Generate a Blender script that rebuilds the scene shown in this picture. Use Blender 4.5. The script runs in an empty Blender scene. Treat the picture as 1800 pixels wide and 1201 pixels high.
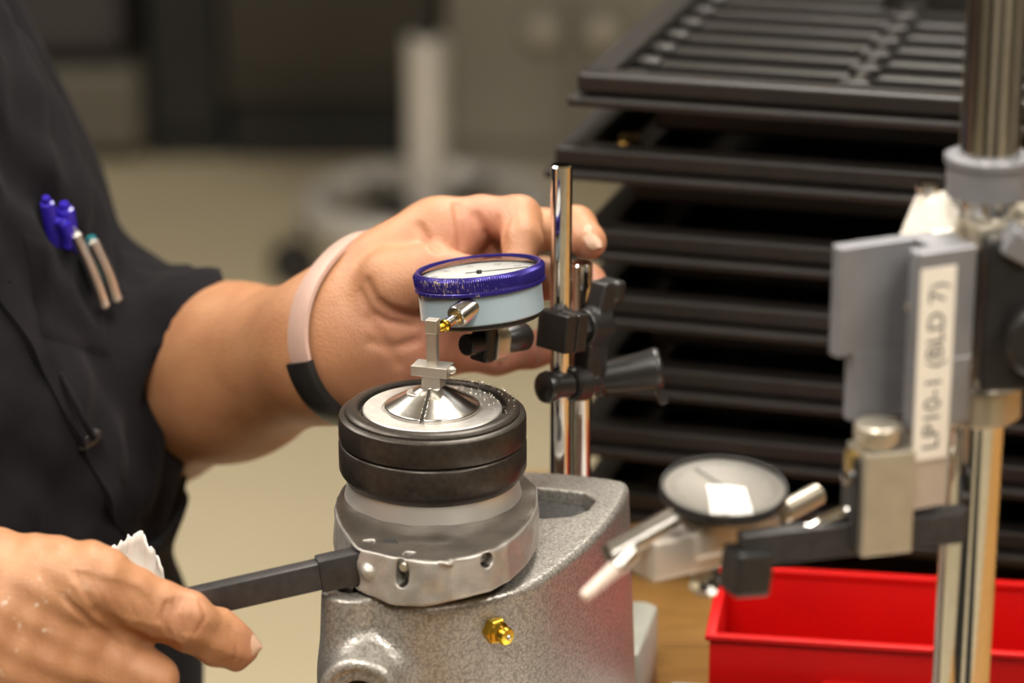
import bpy, bmesh, math, random
import numpy as np
from mathutils import Vector, Matrix

random.seed(7); rng = np.random.default_rng(7)
S = bpy.context.scene
COL = S.collection
PI = math.pi

# ------------------------------------------------------------------ camera
PITCH = math.radians(18.5)
CAM = Vector((0.0339, -1.139, 0.6095))
FPX = 5000.0                                   # focal length in pixels of an 1800 x 1201 frame
cd = bpy.data.cameras.new('camera'); cam = bpy.data.objects.new('camera', cd); COL.objects.link(cam)
cam.location = CAM; cam.rotation_euler = (PI / 2 - PITCH, 0, 0)
cd.sensor_width = 36.0; cd.lens = FPX * 36.0 / 1800.0
cd.clip_start = 0.01; cd.clip_end = 60
cd.dof.use_dof = True; cd.dof.focus_distance = 1.212; cd.dof.aperture_fstop = 5.4
S.camera = cam
S.cycles.max_bounces = 7; S.cycles.diffuse_bounces = 3; S.cycles.glossy_bounces = 4; S.cycles.transparent_max_bounces = 8
S.cycles.caustics_reflective = False; S.cycles.caustics_refractive = False

# ------------------------------------------------------------------ world, view
w = bpy.data.worlds.new('world'); S.world = w; w.use_nodes = True
w.node_tree.nodes['Background'].inputs[0].default_value = (0.9, 0.85, 0.78, 1)
w.node_tree.nodes['Background'].inputs[1].default_value = 0.15
S.view_settings.view_transform = 'Standard'; S.view_settings.look = 'None'
S.view_settings.gamma = 1.0; S.view_settings.use_curve_mapping = False
S.view_settings.exposure = 0.12
LAMP_POWER = 22.0                              # emission strength of the ceiling lamps' diffusers
LAMPS = [(0.37, 1.16), (-1.25, 0.15), (1.55, -0.55), (-0.35, -1.45), (-1.6, 1.5), (1.6, -2.6)]

# ------------------------------------------------------------------ pixel helpers (a pixel and a real distance give a point)
cP, sP = math.cos(PITCH), math.sin(PITCH)
def ray(px, py):
    u = (px - 900) / FPX; v = -(py - 600.5) / FPX
    return np.array([u, cP + v * sP, v * cP - sP])
CN = np.array(CAM)
def at(px, py, Y):
    r = ray(px, py); return CN + r * ((Y - CN[1]) / r[1])
def atz(px, py, Z):
    r = ray(px, py); return CN + r * ((Z - CN[2]) / r[2])

# ------------------------------------------------------------------ materials
def newmat(name):
    m = bpy.data.materials.new(name); m.use_nodes = True
    nt = m.node_tree; b = nt.nodes['Principled BSDF']
    return m, nt, b
def N(nt, t, **kw):
    n = nt.nodes.new(t)
    for k, v in kw.items():
        if k in n.inputs: n.inputs[k].default_value = v
        else: setattr(n, k, v)
    return n
def coords(nt, scale=(1, 1, 1)):
    tc = N(nt, 'ShaderNodeTexCoord'); mp = N(nt, 'ShaderNodeMapping'); mp.inputs['Scale'].default_value = scale
    nt.links.new(tc.outputs['Object'], mp.inputs['Vector']); return mp.outputs['Vector']
def ramp(nt, src, stops):
    r = N(nt, 'ShaderNodeValToRGB'); e = r.color_ramp.elements
    while len(e) < len(stops): e.new(0.5)
    for el, (p, c) in zip(e, stops):
        el.position = p; el.color = (*c, 1) if len(c) == 3 else c
    nt.links.new(src, r.inputs['Fac']); return r.outputs['Color']
def noise(nt, vec, scale, detail=3, rough=.5, out='Fac'):
    n = N(nt, 'ShaderNodeTexNoise'); n.inputs['Scale'].default_value = scale
    n.inputs['Detail'].default_value = detail; n.inputs['Roughness'].default_value = rough
    nt.links.new(vec, n.inputs['Vector']); return n.outputs[out]
def bump(nt, b, h, strength, dist):
    bn = N(nt, 'ShaderNodeBump'); bn.inputs['Strength'].default_value = strength; bn.inputs['Distance'].default_value = dist
    nt.links.new(h, bn.inputs['Height']); nt.links.new(bn.outputs['Normal'], b.inputs['Normal'])
def mat(name, col, rough=.5, metal=0., var=.12, vscale=120, bumpd=0., bscale=600, spec=.5, aniso=None, coat=0.):
    m, nt, b = newmat(name)
    v = coords(nt, aniso or (1, 1, 1))
    f = noise(nt, v, vscale, 4)
    c = np.array(col); lo = tuple(np.clip(c * (1 - var), 0, 1)); hi = tuple(np.clip(c * (1 + var), 0, 1))
    nt.links.new(ramp(nt, f, [(.3, lo), (.7, hi)]), b.inputs['Base Color'])
    b.inputs['Roughness'].default_value = rough; b.inputs['Metallic'].default_value = metal
    b.inputs['Specular IOR Level'].default_value = spec; b.inputs['Coat Weight'].default_value = coat
    if bumpd: bump(nt, b, noise(nt, v, bscale, 3), .6, bumpd)
    return m
M = {}
M['chrome'] = mat('chrome', (.78, .77, .76), .07, 1., .05, 300)
M['steel'] = mat('turned_steel', (.62, .60, .57), .2, 1., .1, 200, .00004, 1500)
M['ground'] = mat('ground_steel', (.70, .67, .63), .46, 1., .1, 250, .00004, 1800)
M['alu'] = mat('blasted_aluminium', (.66, .62, .56), .42, 1., .06, 200, .00003, 3000)
M['grey_alu'] = mat('anodised_aluminium', (.27, .27, .29), .42, .5, .06, 100)
M['ring_steel'] = mat('brushed_ring_steel', (.80, .77, .73), .48, .85, .05, 20)
M['foot_steel'] = mat('pale_foot_ring', (.50, .47, .43), .35, .3, .05, 20)
M['clip_steel'] = mat('pen_clip_steel', (.82, .80, .77), .32, 1., .05, 200)
M['nickel'] = mat('nickel_plate', (.56, .51, .42), .34, .75, .08, 120)
M['blackoxide'] = mat('black_oxide_steel', (.046, .038, .031), .34, .5, .25, 400, .00005, 2500)
M['black_metal'] = mat('black_metal', (.022, .02, .019), .33, .2, .2, 200)
M['black_plastic'] = mat('black_plastic', (.016, .015, .015), .38, 0, .2, 150, .00006, 900)
M['bar'] = mat('dark_bar_steel', (.055, .052, .053), .42, .5, .2, 200, .00005, 1200)
M['gold'] = mat('gold_zinc', (.75, .50, .06), .25, 1., .15, 300)
M['brass'] = mat('brass', (.6, .42, .15), .3, 1., .1, 200)
M['blue_pen'] = mat('blue_plastic', (.035, .02, .40), .2, 0, .05)
M['teal_pen'] = mat('teal_plastic', (.0, .13, .16), .3, 0, .05)
M['tray'] = mat('black_tray_plastic', (.014, .0115, .010), .42, 0, .15, 60, .0001, 300)
M['red'] = mat('red_plastic', (.50, .0015, .001), .5, 0, .04, 30, spec=.3)
M['base_paint'] = mat('grey_green_paint', (.36, .36, .31), .45, .1, .08, 90)
M['case_paint'] = mat('pale_blue_paint', (.34, .43, .49), .32, 0, .03, 60, coat=.3)
M['white'] = mat('white_dial', (.80, .79, .76), .5, 0, .02)
M['cream'] = mat('cream_dial', (.44, .41, .365), .5, 0, .02)
M['label'] = mat('label_tape', (.78, .72, .63), .45, 0, .02)
M['ink'] = mat('black_ink', (.03, .03, .03), .5, 0, .02)
M['grey_ink'] = mat('glare_grey_ink', (.35, .34, .33), .5, 0, .02)  # dial print greyed in colour, standing in for glare on the crystal
M['paper'] = mat('paper_towel', (.74, .69, .64), .9, 0, .06, 60, .0003, 500)
M['strap'] = mat('pale_pink_silicone', (.52, .34, .28), .5, 0, .04)
M['housing'] = mat('satin_housing', (.55, .49, .43), .4, .5, .06, 80)
M['ivory'] = mat('pale_contact', (.72, .58, .50), .4, 0, .05)
M['floor'] = mat('beige_floor', (.47, .40, .27), .5, 0, .08, 1.2)
M['wallm'] = mat('warm_wall', (.34, .295, .23), .8, 0, .06, 2)
M['ceil'] = mat('ceiling_white', (.55, .53, .48), .9, 0, .04, 2)
M['cab_dark'] = mat('dark_brown_cabinet', (.026, .020, .0115), .6, 0, .2, 3)
M['cab_black'] = mat('black_cabinet', (.006, .0055, .004), .7, 0, .2, 3)
M['cab_grey'] = mat('grey_beige_cabinet', (.20, .18, .145), .5, 0, .06, 2)
M['machine'] = mat('olive_grey_machine', (.10, .088, .065), .6, 0, .1, 3)
M['slate'] = mat('slate_upholstery', (.042, .036, .036), .9, 0, .15, 8)
M['denim'] = mat('dark_trouser_cloth', (.012, .012, .017), .9, 0, .2, 40, .0005, 900)

def m_hammer():
    m, nt, b = newmat('hammered_grey_paint'); v = coords(nt)
    vo = N(nt, 'ShaderNodeTexVoronoi'); vo.feature = 'SMOOTH_F1'; vo.inputs['Scale'].default_value = 780; vo.inputs['Smoothness'].default_value = .6
    wv = N(nt, 'ShaderNodeVectorMath'); wv.operation = 'ADD'
    nz = N(nt, 'ShaderNodeTexNoise'); nz.inputs['Scale'].default_value = 260; nt.links.new(v, nz.inputs['Vector'])
    sc = N(nt, 'ShaderNodeVectorMath'); sc.operation = 'SCALE'; sc.inputs['Scale'].default_value = .004
    nt.links.new(nz.outputs['Color'], sc.inputs[0]); nt.links.new(v, wv.inputs[0]); nt.links.new(sc.outputs[0], wv.inputs[1])
    nt.links.new(wv.outputs[0], vo.inputs['Vector'])
    nt.links.new(ramp(nt, vo.outputs['Distance'], [(.2, (.49, .46, .42)), (.75, (.28, .26, .235))]), b.inputs['Base Color'])
    b.inputs['Metallic'].default_value = .55; b.inputs['Roughness'].default_value = .38; b.inputs['Coat Weight'].default_value = .35
    b.inputs['Coat Roughness'].default_value = .2
    bump(nt, b, vo.outputs['Distance'], .35, .0005); return m
M['hammer'] = m_hammer()
def m_rough_cast():
    m, nt, b = newmat('rough_dark_casting'); v = coords(nt)
    f = noise(nt, v, 350, 5, .6)
    nt.links.new(ramp(nt, f, [(.3, (.03, .03, .03)), (.7, (.075, .072, .068))]), b.inputs['Base Color'])
    b.inputs['Roughness'].default_value = .7; bump(nt, b, f, 1., .0015); return m
M['rough_cast'] = m_rough_cast()
def m_collar():
    m, nt, b = newmat('worn_cast_collar'); v = coords(nt)
    f = noise(nt, v, 160, 5, .6); g = noise(nt, v, 35, 3)
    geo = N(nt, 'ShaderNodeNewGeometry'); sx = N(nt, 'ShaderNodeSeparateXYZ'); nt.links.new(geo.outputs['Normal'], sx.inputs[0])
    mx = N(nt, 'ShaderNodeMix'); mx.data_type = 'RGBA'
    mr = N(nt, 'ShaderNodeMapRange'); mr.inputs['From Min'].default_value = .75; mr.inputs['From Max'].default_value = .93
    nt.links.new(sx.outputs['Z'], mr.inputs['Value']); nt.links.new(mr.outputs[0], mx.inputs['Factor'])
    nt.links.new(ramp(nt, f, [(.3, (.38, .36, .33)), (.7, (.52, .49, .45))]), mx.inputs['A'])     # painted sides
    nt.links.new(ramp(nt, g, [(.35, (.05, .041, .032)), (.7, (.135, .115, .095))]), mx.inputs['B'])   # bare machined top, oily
    nt.links.new(mx.outputs['Result'], b.inputs['Base Color'])
    b.inputs['Metallic'].default_value = .5; b.inputs['Roughness'].default_value = .38
    bump(nt, b, f, .5, .0009); return m
M['collar'] = m_collar()
def m_skin():
    m, nt, b = newmat('skin'); v = coords(nt)
    a = N(nt, 'ShaderNodeAttribute'); a.attribute_name = 'pink'
    f = noise(nt, v, 55, 4, .6)
    base = ramp(nt, f, [(.25, (.38, .166, .077)), (.75, (.49, .242, .120))])
    mx = N(nt, 'ShaderNodeMix'); mx.data_type = 'RGBA'
    nt.links.new(a.outputs['Fac'], mx.inputs['Factor']); nt.links.new(base, mx.inputs['A'])
    mx.inputs['B'].default_value = (.62, .27, .20, 1)
    # pale dry flecks
    a2 = N(nt, 'ShaderNodeAttribute'); a2.attribute_name = 'fleck'
    fl = ramp(nt, noise(nt, v, 170, 3, .6), [(.63, (0, 0, 0)), (.70, (1, 1, 1))])
    ml = N(nt, 'ShaderNodeMath'); ml.operation = 'MULTIPLY'; nt.links.new(fl, ml.inputs[0]); nt.links.new(a2.outputs['Fac'], ml.inputs[1])
    m2 = N(nt, 'ShaderNodeMix'); m2.data_type = 'RGBA'; m2.inputs['B'].default_value = (.72, .60, .50, 1)
    nt.links.new(ml.outputs[0], m2.inputs['Factor']); nt.links.new(mx.outputs['Result'], m2.inputs['A'])
    nt.links.new(m2.outputs['Result'], b.inputs['Base Color'])
    b.inputs['Roughness'].default_value = .48
    b.inputs['Subsurface Weight'].default_value = .0; b.inputs['Subsurface Radius'].default_value = (.008, .003, .0015); b.inputs['Subsurface Scale'].default_value = .6
    vo = N(nt, 'ShaderNodeTexVoronoi'); vo.inputs['Scale'].default_value = 900; nt.links.new(v, vo.inputs['Vector'])
    nz = noise(nt, v, 260, 4, .6)
    ad = N(nt, 'ShaderNodeMath'); ad.operation = 'ADD'; nt.links.new(vo.outputs['Distance'], ad.inputs[0]); nt.links.new(nz, ad.inputs[1])
    bump(nt, b, ad.outputs[0], .35, .0006); return m
M['skin'] = m_skin()
M['nail'] = mat('fingernail', (.58, .37, .26), .42, 0, .05, 200)
def m_cloth():
    m, nt, b = newmat('dark_work_cloth'); v = coords(nt)
    f = noise(nt, v, 30, 5, .6)
    nt.links.new(ramp(nt, f, [(.3, (.0062, .0051, .0066)), (.7, (.0102, .0086, .0110))]), b.inputs['Base Color'])
    b.inputs['Roughness'].default_value = .85; b.inputs['Sheen Weight'].default_value = .03; b.inputs['Sheen Roughness'].default_value = .5
    b.inputs['Specular IOR Level'].default_value = .1
    h = noise(nt, coords(nt, (1, 1, .6)), 42, 3, .5); bump(nt, b, h, .5, .004); return m
M['cloth'] = m_cloth()
def m_bezel():
    m, nt, b = newmat('blue_anodised_bezel'); v = coords(nt, (1, 1, 1))
    f = noise(nt, coords(nt, (1, 1, .3)), 1500, 3, .7); g = noise(nt, v, 60, 2)
    a = N(nt, 'ShaderNodeAttribute'); a.attribute_name = 'wear'
    ad = N(nt, 'ShaderNodeMath'); ad.operation = 'MULTIPLY_ADD'; ad.inputs[1].default_value = .31
    nt.links.new(a.outputs['Fac'], ad.inputs[0]); nt.links.new(f, ad.inputs[2])
    nt.links.new(ramp(nt, ad.outputs[0], [(.0, (.022, .014, .16)), (.755, (.03, .02, .21)), (.80, (.55, .45, .33))]), b.inputs['Base Color'])
    b.inputs['Roughness'].default_value = .3; b.inputs['Metallic'].default_value = .45; return m
M['bezel'] = m_bezel()
def m_glass():
    m = bpy.data.materials.new('crystal_glass'); m.use_nodes = True; nt = m.node_tree; nt.nodes.clear()
    o = N(nt, 'ShaderNodeOutputMaterial'); mx = N(nt, 'ShaderNodeMixShader'); fr = N(nt, 'ShaderNodeFresnel'); fr.inputs['IOR'].default_value = 1.5
    t = N(nt, 'ShaderNodeBsdfTransparent'); g = N(nt, 'ShaderNodeBsdfGlossy'); g.inputs['Roughness'].default_value = .03
    nt.links.new(fr.outputs[0], mx.inputs[0]); nt.links.new(t.outputs[0], mx.inputs[1]); nt.links.new(g.outputs[0], mx.inputs[2]); nt.links.new(mx.outputs[0], o.inputs[0]); return m
M['glass'] = m_glass()
def m_wood():
    m, nt, b = newmat('bench_wood'); v = coords(nt, (6, 60, 6))
    f = noise(nt, v, 6, 5, .6)
    nt.links.new(ramp(nt, f, [(.3, (.20, .095, .022)), (.7, (.36, .19, .055))]), b.inputs['Base Color'])
    b.inputs['Roughness'].default_value = .4; bump(nt, b, f, .3, .0006); return m
M['wood'] = m_wood()
def m_emit(name, col, s):
    m = bpy.data.materials.new(name); m.use_nodes = True; nt = m.node_tree; nt.nodes.clear()
    o = N(nt, 'ShaderNodeOutputMaterial'); e = N(nt, 'ShaderNodeEmission'); e.inputs[0].default_value = (*col, 1); e.inputs[1].default_value = s
    nt.links.new(e.outputs[0], o.inputs[0]); return m
M['lamp'] = m_emit('lamp_diffuser', (1.0, .94, .84), LAMP_POWER)

# ------------------------------------------------------------------ object helpers
def link(name, me, m, parent=None, smooth=None):
    if isinstance(m, str): m = M[m]
    me.materials.clear(); me.materials.append(m)
    if smooth is not None:
        me.polygons.foreach_set('use_smooth', [True] * len(me.polygons))
        if smooth < 180: me.set_sharp_from_angle(angle=math.radians(smooth))
    o = bpy.data.objects.new(name, me); COL.objects.link(o)
    if parent: o.parent = parent; o.matrix_parent_inverse = Matrix()
    return o
def thing(name, label, cat, loc=(0, 0, 0), rotz=0, group=None, mat4=None):
    o = bpy.data.objects.new(name, None); COL.objects.link(o); o.empty_display_size = .02
    if mat4 is not None: o.matrix_world = mat4
    else: o.location = loc; o.rotation_euler = (0, 0, rotz)
    o['label'] = label; o['category'] = cat
    if group: o['group'] = group
    return o
def tag(o, label, cat, group=None):
    o['label'] = label; o['category'] = cat
    if group: o['group'] = group
    return o
def struct(name, me, m, label, smooth=None):
    o = link(name, me, m, None, smooth); o['kind'] = 'structure'; o['label'] = label; return o
def fin(bm, name='mesh'):
    bmesh.ops.recalc_face_normals(bm, faces=bm.faces)
    me = bpy.data.meshes.new(name); bm.to_mesh(me); bm.free(); return me
def pyd(v, f, name='mesh'):
    me = bpy.data.meshes.new(name); me.from_pydata([tuple(map(float, q)) for q in v], [], [tuple(map(int, q)) for q in f]); me.validate(); return me
def box_bm(bm, lo, hi, bev=0., mtx=None, seg=2):
    c = [(a + b) / 2 for a, b in zip(lo, hi)]; s = [abs(b - a) for a, b in zip(lo, hi)]
    r = bmesh.ops.create_cube(bm, size=1, matrix=Matrix.Translation(c) @ Matrix.Diagonal((*s, 1)))
    vs = r['verts']
    if bev:
        es = list({e for v in vs for e in v.link_edges})
        g = bmesh.ops.bevel(bm, geom=es, offset=bev, segments=seg, affect='EDGES', profile=.5)
        vs = list({v for f in g['faces'] for v in f.verts} | {v for v in vs if v.is_valid})
    if mtx is not None: bmesh.ops.transform(bm, matrix=mtx, verts=list({v for v in vs if v.is_valid}))
def boxm(lo, hi, bev=0., mtx=None, seg=2):
    bm = bmesh.new(); box_bm(bm, lo, hi, bev, mtx, seg); return fin(bm)
def lathe(prof, n=96, mtx=None, cap=True, rfun=None):
    """prof: list of (r, z) from one end to the other, turned about local Z."""
    v = []; f = []; k = len(prof)
    for i in range(n):
        a = 2 * PI * i / n
        for j, (r, z) in enumerate(prof):
            rr = rfun(i, j, r) if rfun else r
            v.append(Vector((rr * math.cos(a), rr * math.sin(a), z)))
    for i in range(n):
        i2 = (i + 1) % n
        for j in range(k - 1): f.append((i * k + j, i2 * k + j, i2 * k + j + 1, i * k + j + 1))
    if cap:
        if prof[0][0] > 1e-7: f.append([i * k for i in range(n)][::-1])
        if prof[-1][0] > 1e-7: f.append([i * k + k - 1 for i in range(n)])
    if mtx is not None: v = [mtx @ q for q in v]
    bm = bmesh.new(); bv = [bm.verts.new(q) for q in v]
    for q in f:
        try: bm.faces.new([bv[i] for i in q])
        except ValueError: pass
    bmesh.ops.remove_doubles(bm, verts=bm.verts, dist=1e-7)
    return fin(bm)
def frame(a, b, up=(0, 0, 1)):
    """matrix with origin at a and local Z towards b"""
    a = Vector(a); z = (Vector(b) - a).normalized(); u = Vector(up)
    if abs(z.dot(u)) > .98: u = Vector((1, 0, 0))
    x = u.cross(z).normalized(); y = z.cross(x)
    return Matrix(((x.x, y.x, z.x, a.x), (x.y, y.y, z.y, a.y), (x.z, y.z, z.z, a.z), (0, 0, 0, 1)))
def rod(a, b, r, r2=None, n=40, bev=.0006):
    L = (Vector(b) - Vector(a)).length; r2 = r if r2 is None else r2
    return lathe([(0, 0), (max(r - bev, 1e-4), 0), (r, bev), (r2, L - bev), (max(r2 - bev, 1e-4), L), (0, L)], n, frame(a, b), cap=False)
def prism(pts, z0, z1, bev=0., mtx=None, seg=2):
    bm = bmesh.new(); v = [bm.verts.new((p[0], p[1], z0)) for p in pts]; fc = bm.faces.new(v)
    r = bmesh.ops.extrude_face_region(bm, geom=[fc]); nv = [e for e in r['geom'] if isinstance(e, bmesh.types.BMVert)]
    bmesh.ops.translate(bm, vec=(0, 0, z1 - z0), verts=nv)
    if bev: bmesh.ops.bevel(bm, geom=list(bm.edges), offset=bev, segments=seg, affect='EDGES', profile=.5)
    if mtx is not None: bmesh.ops.transform(bm, matrix=mtx, verts=bm.verts)
    return fin(bm)
def tube(pts, r, n=10, rad=None):
    pts = [Vector(p) for p in pts]; v = []; f = []; k = len(pts); x = None
    for i, p in enumerate(pts):
        d = (pts[min(i + 1, k - 1)] - pts[max(i - 1, 0)]).normalized()
        if x is None: x = d.orthogonal().normalized()
        x = (x - d * x.dot(d)).normalized(); y = d.cross(x); rr = rad[i] if rad else r
        for j in range(n):
            a = 2 * PI * j / n; v.append(p + (x * math.cos(a) + y * math.sin(a)) * rr)
    for i in range(k - 1):
        for j in range(n): f.append((i * n + j, i * n + (j + 1) % n, (i + 1) * n + (j + 1) % n, (i + 1) * n + j))
    f.append(list(range(n))[::-1]); f.append([(k - 1) * n + j for j in range(n)])
    return pyd(v, f)
def smooth_path(pts, n=8):
    pts = [np.array(p, float) for p in pts]; P = [2 * pts[0] - pts[1]] + pts + [2 * pts[-1] - pts[-2]]; out = []
    for i in range(1, len(P) - 2):
        for t in np.linspace(0, 1, n, endpoint=False):
            a, b, c, d = P[i - 1], P[i], P[i + 1], P[i + 2]
            out.append(.5 * (2 * b + (c - a) * t + (2 * a - 5 * b + 4 * c - d) * t * t + (3 * b - a - 3 * c + d) * t ** 3))
    out.append(pts[-1]); return out
def merge(*mes):
    bm = bmesh.new()
    for me in mes: bm.from_mesh(me); bpy.data.meshes.remove(me)
    me = bpy.data.meshes.new('mesh'); bm.to_mesh(me); bm.free(); return me

# ------------------------------------------------------------------ solid modelling with distance fields
def caps(P, a, b, ra, rb):
    a = np.asarray(a, np.float32); b = np.asarray(b, np.float32); ab = b - a
    t = np.clip(((P - a) @ ab) / max(float(ab @ ab), 1e-12), 0, 1)
    return np.linalg.norm(P - a - t[:, None] * ab, axis=1) - (ra + (rb - ra) * t)
def chain(P, pts, rs, k=.003):
    d = None
    for i in range(len(pts) - 1):
        e = caps(P, pts[i], pts[i + 1], rs[i], rs[i + 1]); d = e if d is None else smin(d, e, k)
    return d
def smin(a, b, k):
    h = np.clip(.5 + .5 * (b - a) / k, 0, 1); return b + (a - b) * h - k * h * (1 - h)
def smax(a, b, k): return -smin(-a, -b, k)
def ell(P, c, r, R=None):
    q = P - np.asarray(c, np.float32)
    if R is not None: q = q @ np.asarray(R, np.float32)
    r = np.asarray(r, np.float32); k0 = np.linalg.norm(q / r, axis=1); k1 = np.linalg.norm(q / (r * r), axis=1)
    return k0 * (k0 - 1) / np.maximum(k1, 1e-9)
def rbox(P, c, h, r, R=None):
    q = P - np.asarray(c, np.float32)
    if R is not None: q = q @ np.asarray(R, np.float32)
    q = np.abs(q) - (np.asarray(h, np.float32) - r)
    return np.linalg.norm(np.maximum(q, 0), axis=1) + np.minimum(q.max(1), 0) - r
def cyl(P, a, b, r, rr=.001):
    a = np.asarray(a, np.float32); b = np.asarray(b, np.float32); L = float(np.linalg.norm(b - a)); u = (b - a) / L
    t = (P - a) @ u; rad = np.linalg.norm(P - a - t[:, None] * u, axis=1)
    q0 = rad - r + rr; q1 = np.abs(t - L / 2) - L / 2 + rr
    return np.hypot(np.maximum(q0, 0), np.maximum(q1, 0)) + np.minimum(np.maximum(q0, q1), 0) - rr
def poly2(P, pts):
    x = P[:, 0]; y = P[:, 1]; d = np.full(len(P), 1e9, np.float32); s = np.ones(len(P), np.float32); n = len(pts)
    for i in range(n):
        a = pts[i]; b = pts[i - 1]; ex, ey = b[0] - a[0], b[1] - a[1]; wx, wy = x - a[0], y - a[1]
        t = np.clip((wx * ex + wy * ey) / (ex * ex + ey * ey), 0, 1); bx, by = wx - ex * t, wy - ey * t
        d = np.minimum(d, bx * bx + by * by)
        c1 = y >= a[1]; c2 = y < b[1]; c3 = ex * wy > ey * wx
        s = np.where((c1 & c2 & c3) | (~c1 & ~c2 & ~c3), -s, s)
    return s * np.sqrt(d)
def groove(P, d, pts, depth, wd):
    e = None
    for i in range(len(pts) - 1):
        q = caps(P, pts[i], pts[i + 1], 0, 0); e = q if e is None else np.minimum(e, q)
    return d + depth * np.exp(-(e / wd) ** 2)
def chaikin(pts, it=2):
    for _ in range(it):
        o = []
        for i in range(len(pts)):
            a = np.array(pts[i]); b = np.array(pts[(i + 1) % len(pts)]); o += [a * .75 + b * .25, a * .25 + b * .75]
        pts = o
    return pts
def mesh_sdf(f, lo, hi, h, newton=1):
    lo = np.array(lo, np.float32); hi = np.array(hi, np.float32); B = 8
    nb = np.ceil((hi - lo) / (h * B)).astype(int) + 1; n = nb * B
    g = [lo[i] + (np.arange(nb[i]) + .5) * B * h - h * .5 for i in range(3)]
    C = np.stack(np.meshgrid(*g, indexing='ij'), -1).reshape(-1, 3).astype(np.float32)
    dc = f(C).reshape(nb); act = np.abs(dc) < h * B * 1.5
    D = np.where(dc < 0, -1., 1.).astype(np.float32).repeat(B, 0).repeat(B, 1).repeat(B, 2)
    ix = np.nonzero(act.repeat(B, 0).repeat(B, 1).repeat(B, 2)); P = np.stack(ix, -1).astype(np.float32) * h + lo
    vals = np.empty(len(P), np.float32)
    for i in range(0, len(P), 400000): vals[i:i + 400000] = f(P[i:i + 400000])
    D[ix] = vals; s = D < 0
    cs = np.zeros(tuple(n - 1), np.int8)
    for a in (0, 1):
        for b in (0, 1):
            for c in (0, 1): cs += s[a:n[0] - 1 + a, b:n[1] - 1 + b, c:n[2] - 1 + c]
    ci = np.stack(np.nonzero((cs > 0) & (cs < 8)), -1); vid = np.full(tuple(n - 1), -1, np.int32); vid[tuple(ci.T)] = np.arange(len(ci))
    acc = np.zeros((len(ci), 3), np.float32); cnt = np.zeros(len(ci), np.float32)
    for ax in range(3):
        o = [i for i in range(3) if i != ax]
        for a in (0, 1):
            for b in (0, 1):
                p0 = ci.copy(); p0[:, o[0]] += a; p0[:, o[1]] += b; p1 = p0.copy(); p1[:, ax] += 1
                d0 = D[tuple(p0.T)]; d1 = D[tuple(p1.T)]; m = (d0 < 0) != (d1 < 0)
                t = np.where(m, d0 / np.where(m, d0 - d1, 1), 0); q = p0.astype(np.float32); q[:, ax] += t
                acc[m] += q[m]; cnt[m] += 1
    V = acc / cnt[:, None] * h + lo; F = []
    for ax in range(3):
        o = [(ax + 1) % 3, (ax + 2) % 3]; sl0 = [slice(None)] * 3; sl1 = [slice(None)] * 3; sl0[ax] = slice(0, n[ax] - 1); sl1[ax] = slice(1, n[ax])
        ch = s[tuple(sl0)] != s[tuple(sl1)]; e = np.stack(np.nonzero(ch), -1)
        e = e[(e[:, o[0]] > 0) & (e[:, o[1]] > 0) & (e[:, o[0]] < n[o[0]] - 1) & (e[:, o[1]] < n[o[1]] - 1)]
        qs = []
        for (a, b) in ((-1, -1), (0, -1), (0, 0), (-1, 0)):
            c = e.copy(); c[:, o[0]] += a; c[:, o[1]] += b; qs.append(vid[tuple(c.T)])
        q = np.stack(qs, -1); ins = s[tuple(e.T)]; q[~ins] = q[~ins][:, ::-1]; F.append(q)
    F = np.concatenate(F); F = F[(F >= 0).all(1)]
    for _ in range(newton):
        d = f(V); ep = h * .4; G = np.stack([f(V + np.eye(3, dtype=np.float32)[i] * ep) - d for i in range(3)], -1) / ep
        V = V - np.clip(d / np.maximum((G * G).sum(1), .2), -h, h)[:, None] * G
    me = bpy.data.meshes.new('mesh'); me.vertices.add(len(V)); me.vertices.foreach_set('co', V.astype(np.float32).ravel())
    me.loops.add(len(F) * 4); me.loops.foreach_set('vertex_index', F.astype(np.int32).ravel())
    me.polygons.add(len(F)); me.polygons.foreach_set('loop_start', np.arange(len(F), dtype=np.int32) * 4)
    me.update(calc_edges=True); me.validate(); return me
def verts_of(me):
    a = np.empty(len(me.vertices) * 3, np.float32); me.vertices.foreach_get('co', a); return a.reshape(-1, 3)
def set_attr(me, name, val):
    a = me.attributes.new(name, 'FLOAT', 'POINT'); a.data.foreach_set('value', np.asarray(val, np.float32))

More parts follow.
